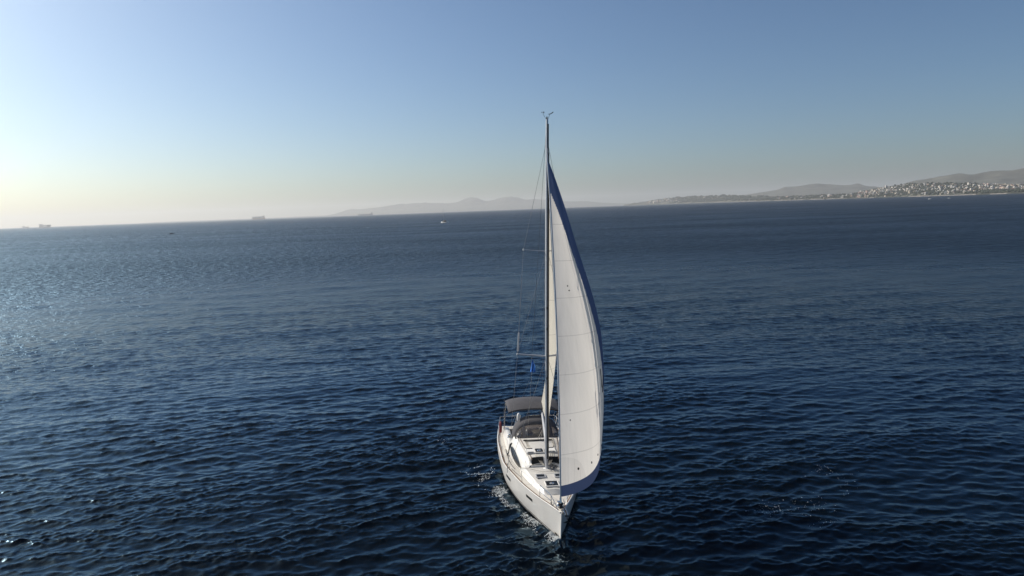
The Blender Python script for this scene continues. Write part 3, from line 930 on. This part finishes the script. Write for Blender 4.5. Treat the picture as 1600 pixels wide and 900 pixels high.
MB().tube([(mast_x(z) + 0.118 - 0.03 * (z > 15), 0.035, z) for z in (2.2, 8, 14, 17.3, 18.2)], 0.038, 8).build("mast_shade_band", M_black, mast, smooth=True)  # black band added on the front to deepen the mast's shaded side
MB().tube([(mast_x(z) + 0.10, 0.085, z) for z in (2.2, 8, 14, 16.9)], 0.012, 5).build("halyard", M_rope, mast)
for z in (9.6, 8.6, 6.2):
    MB().box((mast_x(z) + 0.15, 0, z), (0.08, 0.07, 0.12)).build("mast_light", M_black, mast, bevel=0.015)
MB().tube([(MX0 + 0.02, 0, MZ0 - 0.05), (MX0 + 0.02, 0, MZ0 + 0.03), (MX0 + 0.02, 0, MZ0 + 0.05)], [0.24, 0.23, 0.16], 16).build("mast_collar", M_whitep, mast, smooth=True)
tips = {}
for side in (-1, 1):
    for lvl, z, ln in ((0, 7.25, 1.38), (1, 12.3, 1.08)):
        root_ = Vector((mast_x(z) - 0.02, side * 0.07, z)); tip = Vector((mast_x(z) - 0.36, side * ln, z + 0.05))
        tips[(side, lvl)] = tip
        s_ = MB().tube([root_, tip], [0.046, 0.034] if lvl == 0 else [0.024, 0.015], 8).build("spreader", M_alu, mast, smooth=True)
        MB().tube([tip - Vector((0, 0, 0.03)), tip + Vector((0, 0, 0.05))], 0.035, 8).build("spreader_end", M_whitep, s_, smooth=True)
    cp = (-5.25, side * 1.86, 1.29)
    hd = (mast_x(17.25), side * 0.06, 17.25)
    MB().tube([cp, tips[(side, 0)], tips[(side, 1)], hd], 0.0085, 5).build("cap_shroud", M_wire, yacht)
    MB().tube([(-5.35, side * 1.8, 1.29), (mast_x(7.1), side * 0.07, 7.1)], 0.008, 5).build("lower_shroud", M_wire, yacht)
    MB().tube([tips[(side, 0)], (mast_x(12.2), side * 0.06, 12.2)], 0.007, 5).build("diagonal_shroud", M_wire, yacht)
    MB().tube([(-5.25, side * 1.86, 1.25), (-5.25, side * 1.86, 1.6)], 0.016, 6).build("turnbuckle", M_steel, yacht)
    MB().tube([(-11.05, 0.0, 4.6), (-12.6, side * 1.0, 1.2)], 0.007, 5).build("backstay_leg", M_wire, yacht)
MB().tube([(MX1 - 0.1, 0, 18.4), (-11.05, 0, 4.6)], 0.008, 5).build("backstay", M_wire, yacht)
# tube radar reflector clamped to the starboard cap shroud just above the lower spreader
_a, _b = tips[(-1, 0)], tips[(-1, 1)]
MB().tube([_a + (_b - _a) * 0.03 + Vector((0.03, 0, 0)), _a + (_b - _a) * 0.21 + Vector((0.03, 0, 0))], 0.034, 8).build("radar_reflector", M_alu, yacht, smooth=True)
# masthead instruments
wv = MB()
wv.tube([(MX1 + 0.05, 0.04, 18.42), (MX1 + 0.08, 0.12, 18.66)], 0.009, 5)
wv.tube([(MX1 + 0.1, 0.04, 18.64), (MX1 + 0.1, 0.16, 18.66), (MX1 + 0.1, 0.27, 18.74)], [0.010, 0.018, 0.024], 6)
wv.build("wind_vane", M_black, mast)
an = MB()
an.tube([(MX1, -0.02, 18.4), (MX1 + 0.2, -0.20, 18.6), (MX1 + 0.22, -0.22, 18.7)], 0.007, 5)
for k in range(3):
    a = k * 2.094
    an.tube([(MX1 + 0.22 + 0.06 * math.cos(a), -0.22 + 0.06 * math.sin(a), 18.68), (MX1 + 0.22 + 0.06 * math.cos(a), -0.22 + 0.06 * math.sin(a), 18.74)], [0.02, 0.01], 6)
an.build("anemometer", M_black, mast)
MB().tube([(MX1 - 0.05, 0.0, 18.4), (MX1 - 0.05, 0.0, 18.55)], [0.04, 0.03], 8).build("masthead_light", M_black, mast)

T = np.array([-0.42, 0, 2.02]); HD = np.array([-4.62, 0, 16.5])
fs = MB().tube([(-0.36, 0, 1.5)] + [tuple(T + (HD - T) * v_ + np.array([0.03, 0.12 * 4 * v_ * (1 - v_), 0])) for v_ in np.linspace(0, 1, 13)] + [(mast_x(17.1) + 0.12, 0, 17.1)], [0.02] + [0.036] * 13 + [0.012], 8).build("forestay", M_alu, yacht, smooth=True)
MB().tube([(-0.33, 0, 1.56), (-0.335, 0, 1.6), (-0.34, 0, 1.66), (-0.345, 0, 1.74), (-0.35, 0, 1.78)], [0.11, 0.12, 0.06, 0.12, 0.11], 14).build("furling_drum", M_black, fs, smooth=True)
MB().tube([(-0.34, 0, 1.78), (-0.40, 0, 1.98)], [0.05, 0.045], 8).build("furler_swivel", M_steel, fs, smooth=True)

# boom swung a little to port
GN, BE = Vector((-4.68, 0, 2.92)), Vector((-9.9, 0.5, 3.12))
bm_ = MB()
d_ = (BE - GN).normalized(); n_ = Vector((-d_.y, d_.x, 0)).normalized()
prof = [(0.075 * math.cos(a), 0.11 * math.sin(a)) for a in np.linspace(0, 2 * math.pi, 13)[:-1]]
v = [p + n_ * a + Vector((0, 0, b)) for p in (GN, BE) for a, b in prof]
f = [(k, (k + 1) % 12, 12 + (k + 1) % 12, 12 + k) for k in range(12)] + [tuple(range(12)), tuple(range(23, 11, -1))]
boom = bm_.add(v, f).build("boom", M_alu, yacht, smooth=True)
MB().tube([GN + d_ * 1.6 + Vector((0, 0, -0.1)), Vector((-4.62, 0, 1.95))], 0.022, 7).build("boom_vang", M_alu, boom)
for k, dy in enumerate((-0.1, 0.05)):
    MB().tube([GN + d_ * 2.55 + Vector((0, 0, -0.1)), Vector((-7.15, dy, 2.22))], 0.012, 5).build("mainsheet", M_rope, yacht)
MB().tube([Vector((mast_x(16.9) - 0.14, 0.02, 16.9)), BE + Vector((0.1, 0, 0.1))], 0.006, 5).build("topping_lift", M_wire, boom)

# ------------------------------------------------------------------ sails
def sail_grid(vs_, ss_, al, cam_, c0, T_, H_, zc, sag, roach=0.0):
    out = []
    af = cubic(al[0], al[1])
    for v_ in vs_:
        L = T_ + (H_ - T_) * v_ + np.array([0, sag * 4 * v_ * (1 - v_), 0])
        a = math.radians(af(v_)); c = c0 * (1 - v_) + 0.08
        m_ = np.interp(v_, [0, .3, 1], cam_)
        t = np.array([-math.cos(a), math.sin(a), 0]); n = np.array([math.sin(a), math.cos(a), 0])
        row = []
        for s_ in ss_:
            f_ = 1 - ((s_ - .4) / (.4 if s_ < .4 else .6)) ** 2
            drop = roach * math.sin(math.pi * min(1, s_ * 1.0)) ** 0.8 * max(0, 1 - v_ / 0.12) if roach else 0
            row.append(L + c * s_ * t + n * m_ * c * f_ + np.array([0, 0, (zc - T_[2]) * (1 - v_) * s_ - drop]))
        out.append(row)
    return np.array(out)

def sail_piece(name, G, vs_, ss_, keep, m, parent, luff_len, c0):
    """one cloth made of the grid cells that keep(v, s, chord) picks, with a UV in metres"""
    me = bpy.data.meshes.new(name)
    R, C = G.shape[:2]
    idx, verts, faces, uvs = {}, [], [], []
    def vid(i, j):
        if (i, j) not in idx:
            idx[(i, j)] = len(verts); verts.append(tuple(G[i, j]))
        return idx[(i, j)]
    for i in range(R - 1):
        for j in range(C - 1):
            vm, sm = (vs_[i] + vs_[i + 1]) / 2, (ss_[j] + ss_[j + 1]) / 2
            if not keep(vm, sm): continue
            faces.append((vid(i, j), vid(i, j + 1), vid(i + 1, j + 1), vid(i + 1, j)))
            for a, b in ((i, j), (i, j + 1), (i + 1, j + 1), (i + 1, j)):
                uvs += [ss_[b] * c0 * (1 - vs_[a]), vs_[a] * luff_len + 0.045 * ss_[b] * c0 * (1 - vs_[a]) * 4]
    me.from_pydata(verts, [], faces)
    u = me.uv_layers.new(name="UVMap"); u.data.foreach_set("uv", uvs)
    me.materials.append(m)
    me.polygons.foreach_set("use_smooth", [True] * len(faces))
    o = bpy.data.objects.new(name, me); COL.objects.link(o); o.parent = parent
    return o
C0, LUFF = 5.5, 15.1
gv = np.concatenate([np.linspace(0, 0.03, 5), np.linspace(0.045, 1, 110)])
gs = np.linspace(0, 1, 81)
GA = ([0, .1, .2, .33, .45, .58, .7, .85, 1], [29, 34, 38.3, 44, 49, 51, 50.5, 54, 60])
GG = sail_grid(gv, gs, GA, [.15, .15, .07], C0, T, HD, 2.9, .12, roach=0.34)
def strip_w(v_): return 0.60 / max(0.08, C0 * (1 - v_) + 0.08)
def in_strip(v_, s_): return s_ > 1 - strip_w(v_) or v_ < 0.028
def in_patch(v_, s_): return (not in_strip(v_, s_)) and ((v_ / 0.095) ** 2 + (s_ / 0.27) ** 2) < 1
genoa = sail_piece("genoa", GG, gv, gs, lambda a, b: not in_strip(a, b), M_sail, yacht, LUFF, C0)
sail_piece("sun_strip", GG, gv, gs, in_strip, M_uv, genoa, LUFF, C0)
def on_genoa(v_, s_, out=0.012):
    def q(a, b):
        return Vector(sail_grid([a], [b], GA, [.15, .15, .07], C0, T, HD, 2.9, .12, roach=0.34)[0][0])
    p = q(v_, s_); n = (q(v_, min(1, s_ + .01)) - p).cross(q(min(1, v_ + .01), s_) - p).normalized()
    if n.y < 0: n = -n
    return p + n * out, n
def disc(c, n, r, seg=12):
    u = n.orthogonal().normalized(); w = n.cross(u)
    return MB().add([c + u * (r * math.cos(2 * math.pi * k / seg)) + w * (r * math.sin(2 * math.pi * k / seg)) for k in range(seg)], [tuple(range(seg))])
for v_, s_ in ((0.062, 0.16), (0.057, 0.34), (0.055, 0.50), (0.055, 0.66)):
    c, n = on_genoa(v_, s_); disc(c, n, 0.055).build("sail_eyelet", M_black, genoa, thick=0.01)
c, n = on_genoa(0.205, 0.10); disc(c, n, 0.03).build("sail_eyelet", M_black, genoa, thick=0.01)
for v_, s_ in ((0.60, 0.26), (0.585, 0.28)):
    c, n = on_genoa(v_, s_); disc(c, n, 0.035).build("sail_eyelet", M_black, genoa, thick=0.01)
# thin dark strips on the cloth near the leech
for (v0, s0), (v1, s1) in (((0.30, 0.74), (0.235, 0.74)), ((0.265, 0.86), (0.215, 0.76))):
    a, n = on_genoa(v0, s0, 0.02); b, _ = on_genoa(v1, s1, 0.02); mid, _ = on_genoa((v0 + v1) / 2, (s0 + s1) / 2, 0.02)
    MB().tube([a, mid, b], 0.018, 5).build("dark_leech_strip", M_roped, genoa)

mv, ms = np.linspace(0, 1, 80), np.linspace(0, 1, 41)
MA = ([0, .15, .3, .45, .6, .8, 1], [4.9, 8.25, 11.2, 14.0, 15.4, 16.6, 17.7])
MG = sail_grid(mv, ms, MA, [.03, .13, .05], 4.9, np.array([-4.75, 0, 3.08]), np.array([-4.95, 0, 16.6]), 3.3, 0.0)
mains = sail_piece("mainsail", MG, mv, ms, lambda a, b: True, M_main, yacht, 13.6, 4.9)

# ------------------------------------------------------------------ deck gear
for side in (-1, 1):
    path = [(-1.75, side * (half_deck(-1.75) - 0.06), free(-1.7) + 0.62), (-1.3, side * (half_deck(-1.3) - 0.03), free(-1.3) + 0.6), (-0.8, side * 0.36, free(-.8) + 0.52), (-0.35, side * 0.24, free(-.35) + 0.34), (-0.12, side * 0.16, free(-.1) + 0.12)]
    p_ = MB().tube(path, 0.016, 7)
    p_.tube([(-1.75, side * (half_deck(-1.75) - 0.06), free(-1.7)), path[0]], 0.015, 6)
    p_.tube([(-0.8, side * (half_deck(-.8) - 0.05), free(-.8)), path[2]], 0.015, 6)
    p_.tube([(-1.75, side * (half_deck(-1.75) - 0.06), free(-1.7) + 0.32), (-0.8, side * 0.34, free(-.8) + 0.28)], 0.012, 6)
    p_.build("pulpit", M_steel, yacht, smooth=True)
    tops = [path[0]]
    for x in (-3.6, -5.5, -7.4, -9.3, -11.0):
        b = (x, side * (half_deck(x) - 0.07), free(x)); t = (x, side * (half_deck(x) - 0.05), free(x) + 0.62)
        st_ = MB().tube([b, t], 0.0135, 6).build("stanchion", M_steel, yacht, smooth=True)
        MB().box((b[0], b[1], b[2] + 0.03), (0.09, 0.06, 0.05)).build("stanchion_base", M_black, st_)
        tops.append(t)
    tops.append((-12.0, side * 1.74, free(-12) + 0.66))
    MB().tube(tops, 0.006, 5).build("lifeline", M_wire, yacht)
    MB().tube([(a, b, c - 0.30) for a, b, c in tops], 0.005, 5).build("lifeline", M_wire, yacht)
    # pushpit
    pp = MB().tube([(-11.9, side * 1.76, free(-12)), (-12.0, side * 1.74, free(-12) + 0.66), (-12.6, side * 1.66, free(-12) + 0.66), (-12.7, side * 0.7, free(-12) + 0.66), (-12.7, side * 0.7, free(-12))], 0.016, 7)
    pp.tube([(-12.6, side * 1.66, free(-12)), (-12.6, side * 1.66, free(-12) + 0.66)], 0.015, 6)
    pp.build("pushpit", M_steel, yacht, smooth=True)
    # genoa track and sheet along the side deck
    MB().tube([(x, side * (half_deck(x) - 0.36), free(x) + 0.03) for x in np.linspace(-5.5, -8.6, 9)], 0.018, 5).build("genoa_track", M_black, yacht)
    MB().box((-7.6, side * (half_deck(-7.6) - 0.36), free(-7.6) + 0.08), (0.18, 0.09, 0.1)).build("sheet_car", M_black, yacht, bevel=0.02)
    for x in (-0.95, -6.4, -12.2):
        c_ = MB().tube([(x - 0.11, side * (half_deck(x) - 0.1), free(x) + 0.085), (x + 0.11, side * (half_deck(x) - 0.1), free(x) + 0.085)], 0.016, 6)
        c_.tube([(x - 0.04, side * (half_deck(x) - 0.1), free(x)), (x - 0.04, side * (half_deck(x) - 0.1), free(x) + 0.08)], 0.014, 5)
        c_.tube([(x + 0.04, side * (half_deck(x) - 0.1), free(x)), (x + 0.04, side * (half_deck(x) - 0.1), free(x) + 0.08)], 0.014, 5)
        c_.build("mooring_cleat", M_black if x > -2 else M_steel, yacht)
    for x, y, z in ((-9.4, 1.40, free(-9.4) + 0.42), (-7.95, 0.72, 2.17)):
        w_ = MB().tube([(x, side * y, z), (x, side * y, z + 0.03), (x, side * y, z + 0.08), (x, side * y, z + 0.16), (x, side * y, z + 0.18)], [0.10, 0.10, 0.07, 0.085, 0.07], 12)
        w_.build("winch", M_steel, yacht, smooth=True)
    # lines led aft across the roof from the mast foot
    for k in range(3):
        MB().tube([(-4.55, side * (0.10 + 0.02 * k), 1.83), (-4.74, side * (0.16 + 0.05 * k), 1.88), (-5.15, side * (0.26 + 0.09 * k), 2.08), (-6.4, side * (0.62 + 0.05 * k), 2.14), (-7.5, side * (0.68 + 0.05 * k), 2.17)], 0.010, 5).build("control_line", M_rope, yacht)
    # porthole fans on the coachroof side
for side in (-1,):
    MB().tube([(-5.6, -1.62, 1.32), (-4.9, -1.44, 1.34), (-4.35, -1.28, 1.36)], 0.012, 5).build("jib_sheet", M_roped, yacht)
# starboard genoa sheet lies slack across the foredeck, port sheet leads aft to its car
MB().tube([GG[2, -1] + np.array([0, 0, 0]), np.array([-6.6, 2.0, 2.0]), np.array([-7.6, half_deck(-7.6) - 0.36, free(-7.6) + 0.1])], 0.010, 5).build("genoa_sheet", M_rope, yacht)
MB().tube([(-7.5, -1.62, 1.33), (-5.6, -1.36, 1.38), (-4.5, -1.02, 1.74), (-3.9, -0.3, 1.76), (-3.9, 0.6, 1.76), (-4.5, 1.6, 2.2), tuple(GG[2, -1])], 0.011, 5).build("genoa_sheet", M_rope, yacht)
# coil of line at the mast foot
cl = MB()
for k in range(6):
    cx_, cy_ = -4.28 + random.uniform(-0.1, 0.1), 0.28 + random.uniform(-0.12, 0.12)
    cl.tube([(cx_ + 0.14 * math.cos(a), cy_ + 0.16 * math.sin(a), 1.79 + 0.02 * k) for a in np.linspace(0, 6.283, 15)[:-1]], 0.012, 5, closed=True)
cl.build("rope_coil", M_roped, yacht)
# anchor on the bow roller
ro = MB().box((-0.05, 0.10, 1.47), (0.62, 0.04, 0.1)).box((-0.05, 0.22, 1.47), (0.62, 0.04, 0.1)).tube([(0.2, 0.09, 1.45), (0.2, 0.23, 1.45)], 0.045, 10).build("bow_roller", M_steel, yacht, bevel=0.006)
ac = MB().tube([(-0.55, 0.16, 1.5), (0.24, 0.16, 1.5), (0.34, 0.16, 1.34)], 0.025, 7)
ac.add([(0.36, 0.16, 1.30), (0.12, 0.0, 1.10), (-0.02, 0.16, 1.02), (0.12, 0.34, 1.10), (0.22, 0.16, 1.16)], [(0, 1, 4), (1, 2, 4), (2, 3, 4), (3, 0, 4), (0, 3, 2, 1)])
ac.build("anchor", M_black, yacht)
MB().box((-1.25, 0.02, free(-1.25) + 0.05), (0.55, 0.5, 0.03)).build("anchor_locker_lid", M_sidedeck, yacht, bevel=0.01)
wl = MB().tube([(-0.8, 0, free(-.8) + 0.04), (-0.8, 0, free(-.8) + 0.12), (-0.8, 0, free(-.8) + 0.16), (-0.8, 0, free(-.8) + 0.22)], [0.12, 0.10, 0.06, 0.09], 12)
wl.build("anchor_windlass", M_steel, yacht, smooth=True)

# ------------------------------------------------------------------ things carried by the yacht
def place(o):
    o.matrix_world = YM
    return o
# blue courtesy pennant on its halyard under the starboard spreader
fl = MB()
px_, py_ = -4.86, -0.66
for i in range(9):
    pass
gq = []
for i in range(12):
    t = i / 11
    w_ = 0.07 + 0.26 * t
    gq.append([(px_ - 0.10 * t - 0.05 * math.sin(j * 2.2 + t * 3), py_ - 0.03 - 0.05 * t + w_ * (j / 6) * (0.85 + 0.15 * math.sin(5 * t)) + 0.02 * math.sin(j * 1.9 + 4 * t), 7.05 - 0.66 * t - 0.05 * (j / 6) * (1 - t)) for j in range(7)])
flag = place(fl.grid(gq).build("pennant", M_blueflag, smooth=True, thick=0.006))
tag(flag, "small blue flag hanging limp below the yacht's left spreader", "flag")
MB().tube([(-4.84, -0.68, 7.28), (-4.9, -0.70, 6.2), (-5.1, -1.0, 1.35)], 0.005, 5).build("flag_halyard", M_rope, flag)
# red horseshoe buoy on the stern rail
rb = MB()
arc = [(-12.0 - 0.0, -1.80 , 1.60)]
rb.tube([(-11.55 + 0.24 * math.cos(a), -1.71, 1.52 + 0.27 * math.sin(a)) for a in np.linspace(rad(-60), rad(240), 18)], 0.07, 9)
buoy = place(rb.build("lifebuoy", M_red, smooth=True))
tag(buoy, "red horseshoe lifebuoy strapped to the yacht's stern rail", "lifebuoy")
wb = MB().tube([(-12.3, -0.56, 1.45), (-12.3, -0.56, 1.52), (-12.3, -0.55, 1.95), (-12.3, -0.55, 2.08), (-12.3, -0.55, 2.12)], [0.05, 0.11, 0.12, 0.08, 0.03], 12)
fend = place(wb.build("fender", M_whitep, smooth=True))
tag(fend, "white fender standing upright on the yacht's stern rail between the two canvas covers", "fender")

# ------------------------------------------------------------------ foam thrown up along the hull
M_foam = mat("white_sea_foam", (0.62, 0.65, 0.65), 0.8)
ICO = None
def foam_cloud(name, pts):
    bm0 = bmesh.new(); bmesh.ops.create_icosphere(bm0, subdivisions=1, radius=1.0)
    bv = np.array([v_.co[:] for v_ in bm0.verts]); bf = [tuple(v_.index for v_ in f_.verts) for f_ in bm0.faces]; bm0.free()
    P = np.array([p[:2] for p in pts]); R = np.array([p[2] for p in pts]); L = np.array([p[3] for p in pts])
    z, dx, dy = sea_height(P[:, 0], P[:, 1]); z = z + bow_wave(P[:, 0], P[:, 1])
    mb_ = MB()
    r2 = np.random.RandomState(5)
    for i in range(len(pts)):
        s_ = np.array([r2.uniform(0.7, 1.6), r2.uniform(0.7, 1.6), r2.uniform(0.3, 0.7)]) * R[i]
        a = r2.rand() * 6.28
        q = bv * s_ * r2.uniform(0.8, 1.2, (len(bv), 1))
        xq = q[:, 0] * math.cos(a) - q[:, 1] * math.sin(a); yq = q[:, 0] * math.sin(a) + q[:, 1] * math.cos(a)
        mb_.add(np.stack([xq + P[i, 0] + dx[i], yq + P[i, 1] + dy[i], q[:, 2] + z[i] + L[i]], 1).tolist(), bf)
    return tag(mb_.build(name, M_foam, smooth=True, sharp=180), kind="stuff")
r3 = np.random.RandomState(9)
pts = []
def boat_to_sea(bx, by):
    cy, sy = math.cos(YAW), math.sin(YAW)
    return BX + bx * sy + by * cy, BY - bx * cy + by * sy
for k in range(5600):
    bx = -0.25 - 6.3 * r3.rand() ** 1.3
    hw = half_wl(min(bx, -0.3))
    off = 0.03 + abs(r3.randn()) * (0.12 + 0.05 * -bx) + 0.03 * -bx
    cl_ = vnoise(np.array([bx * 1.7 + 30]), np.array([off * 3 + 30]), 2)[0]
    if cl_ < 0.40 + 0.03 * -bx + 0.25 * r3.rand() ** 2: continue
    x, y = boat_to_sea(bx, -(hw + off))
    pts.append((x, y, 0.007 + 0.020 * r3.rand() ** 3, 0.0 + 0.05 * r3.rand() ** 4))
for (ix, iy, sx_, sy_, n) in ((752, 735, 13, 7, 170), (760, 752, 9, 7, 150), (775, 772, 8, 6, 110), (788, 763, 6, 4, 60), (692, 690, 5, 5, 14), (700, 705, 9, 5, 14)):
    for k in range(n * 3):
        w = sea(ix + r3.randn() * sx_ * 0.7, iy + r3.randn() * sy_ * 0.7)
        if vnoise(np.array([w.x * 2.2 + 50]), np.array([w.y * 2.2 + 50]), 6)[0] < 0.45: continue
        pts.append((w.x, w.y, 0.008 + 0.024 * r3.rand() ** 3, 0.0))
foam_cloud("bow_wave_foam", pts)
pts = []
for (ix, iy, sx_, sy_, n) in ((1205, 797, 22, 7, 110), (1262, 790, 24, 9, 60), (1290, 735, 18, 6, 30), (1325, 760, 10, 12, 22), (1285, 815, 15, 5, 20)):
    for k in range(n):
        w = sea(ix + r3.randn() * sx_ * 0.8, iy + r3.randn() * sy_ * 0.8)
        pts.append((w.x, w.y, 0.006 + 0.010 * r3.rand() ** 2, 0.0))
foam_cloud("drifting_foam_bubbles", pts)

# ------------------------------------------------------------------ distant vessels
def small_boat(name, px, py, length, heading, hull_m, cabin_m, label, cat, mast_h=0.0, group=None):
    w = sea(px, py)
    root = empty(name, (w.x, w.y, 0.0), heading)
    L, B = length, length * 0.3
    g = []
    for t in np.linspace(0, 1, 9):
        x = -L / 2 + L * t
        hw = B / 2 * (1 - max(0, (t - 0.45) / 0.55) ** 2.2) * (0.85 + 0.15 * min(1, t * 4)) + 0.02
        sh = 0.09 * L * (0.9 + 0.5 * t * t)
        g.append([(x, 0, -0.3), (x, hw * 0.8, -0.1), (x, hw, sh), (x, hw * 0.9, sh), (x, 0, sh * 0.95), (x, -hw * 0.9, sh), (x, -hw, sh), (x, -hw * 0.8, -0.1), (x, 0, -0.3)])
    hb_ = MB().grid(g); n = len(g[0])
    hb_.add(g[0][:-1], [tuple(range(8))]); 
    hb_.build("hull", hull_m, root, smooth=True)
    c = MB()
    c.box((-L * 0.04, 0, 0.09 * L + L * 0.055), (L * 0.34, B * 0.6, L * 0.11), taper=0.8)
    cb = c.build("cabin", cabin_m, root, bevel=0.05)
    MB().box((-L * 0.04, 0, 0.09 * L + L * 0.07), (L * 0.31, B * 0.585, L * 0.04)).build("cabin_window", M_glass, cb)
    if mast_h:
        MB().tube([(L * 0.06, 0, 0.1 * L), (L * 0.05, 0, mast_h)], [0.16, 0.10], 8).build("mast", M_alu, root)
        MB().tube([(L * 0.06, 0, 0.22 * L), (-L * 0.36, 0, 0.23 * L)], 0.2, 8).build("boom", M_black, root)
        MB().tube([(L * 0.49, 0, 0.13 * L), (L * 0.05, 0, mast_h * 0.97)], 0.03, 5).build("forestay", M_wire, root)
    else:
        MB().tube([(-L * 0.1, 0, 0.2 * L), (-L * 0.1, 0, 0.42 * L)], 0.05, 6).build("aerial", M_black, root)
    return tag(root, label, cat, group)
M_dkhull = mat("dark_boat_hull", (0.03, 0.035, 0.045), 0.5)
M_whull = mat("white_boat_hull", (0.78, 0.78, 0.76), 0.4)
small_boat("sailboat", 694, 348.3, 15.0, rad(127), M_whull, M_dkhull, "distant white yacht with bare mast below the hazy hills", "sailboat", 19.0)
small_boat("motorboat", 268, 365.8, 6.2, rad(10), M_dkhull, M_dkhull, "tiny dark motorboat alone on the sea at left", "motorboat")
small_boat("fishing_boat", 1252.5, 321.5, 4.6, rad(75), M_dkhull, M_dkhull, "tiny dark boat off the low shore left of the town", "boat")
small_boat("speedboat", 1453, 311, 8.0, rad(127), M_whull, M_whull, "small white boat close off the wooded hill, left one of two", "motorboat", group="white boats off the town")
small_boat("speedboat", 1483, 309.8, 6.5, rad(130), M_whull, M_whull, "small white boat close off the wooded hill, right one of two", "motorboat", group="white boats off the town")

M_shiprust = mat("rust_red_ship_hull", (0.26, 0.14, 0.12), 0.7, noise=0.2, scale=0.05)
M_shipgrey = mat("grey_ship_hull", (0.36, 0.39, 0.42), 0.7, noise=0.2, scale=0.05)
M_shipwhite = mat("off_white_superstructure", (0.55, 0.55, 0.53), 0.6)
M_boxes = mat("stacked_cargo", (0.42, 0.43, 0.44), 0.7, noise=0.4, scale=0.03)
def cargo_ship(px, L, H, dist, head, hull_m, label, house_at=-0.4, cargo=0.0, hh=18):
    d = ray(px, horizon_y(px)); k = dist / math.hypot(d.x, d.y)
    root = empty("cargo_ship", (d.x * k, d.y * k, 0), head)
    B = L * 0.15
    g = []
    for t in np.linspace(0, 1, 11):
        x = -L / 2 + L * t
        hw = B / 2 * (1 - max(0, (t - 0.85) / 0.15) ** 2 * 0.95) * (1 - max(0, (0.1 - t) / 0.1) ** 2 * 0.4)
        sh = H * (1 + (0.25 if t > 0.9 else 0))
        g.append([(x, hw * 0.9, -1.5), (x, hw, H * 0.4), (x, hw, sh), (x, -hw, sh), (x, -hw, H * 0.4), (x, -hw * 0.9, -1.5), (x, hw * 0.9, -1.5)])
    hb_ = MB().grid(g); hb_.add(g[0][:-1], [tuple(range(6))]); hb_.add(g[-1][:-1], [tuple(range(6))])
    hb_.build("hull", hull_m, root)
    dh = MB()
    dh.box((L * house_at, 0, H + hh / 2), (L * 0.09, B * 0.8, hh)).box((L * house_at, 0, H + hh + 1.5), (L * 0.06, B * 1.0, 3))
    dho = dh.build("deckhouse", M_shipwhite, root)
    MB().box((L * (house_at - 0.06), 0, H + hh * 0.6), (L * 0.03, B * 0.25, hh * 1.2)).build("funnel", hull_m, dho)
    if cargo:
        cc = MB()
        n = 9
        for i in range(n):
            x = -L * 0.3 + L * 0.72 * i / (n - 1)
            cc.box((x, 0, H + cargo / 2), (L * 0.072, B * 0.9, cargo * random.uniform(0.8, 1.0)))
        cc.build("cargo_stack", M_boxes, root)
    else:
        for i in range(4):
            x = -L * 0.25 + L * 0.6 * i / 3
            MB().tube([(x, 0, H), (x, 0, H + 9), (x + 6, 0, H + 11)], 0.6, 6).build("deck_crane", M_shipwhite, root)
    return tag(root, label, "cargo ship")
cargo_ship(70, 300, 16, 9800, rad(-38), M_shipgrey, "long pale container ship near the left edge of the horizon", cargo=17, hh=22)
cargo_ship(40, 200, 16, 11500, rad(-38), M_shipgrey, "low hazy freighter left of the long container ship", cargo=0, hh=10)
cargo_ship(404, 225, 18, 10500, rad(158), M_shiprust, "reddish freighter on the horizon left of the far hills", cargo=24, hh=28)
cargo_ship(571, 215, 20, 10200, rad(192), M_shipgrey, "grey tanker with raised stern in front of the far hills", cargo=0, hh=18)
cargo_ship(165, 120, 6, 12500, rad(-30), M_shipgrey, "tiny low ship on the horizon right of the container ship", cargo=0, hh=7)
cargo_ship(464, 90, 6, 12500, rad(-10), M_shipgrey, "tiny dark ship between the reddish freighter and the far hills", cargo=0, hh=12)
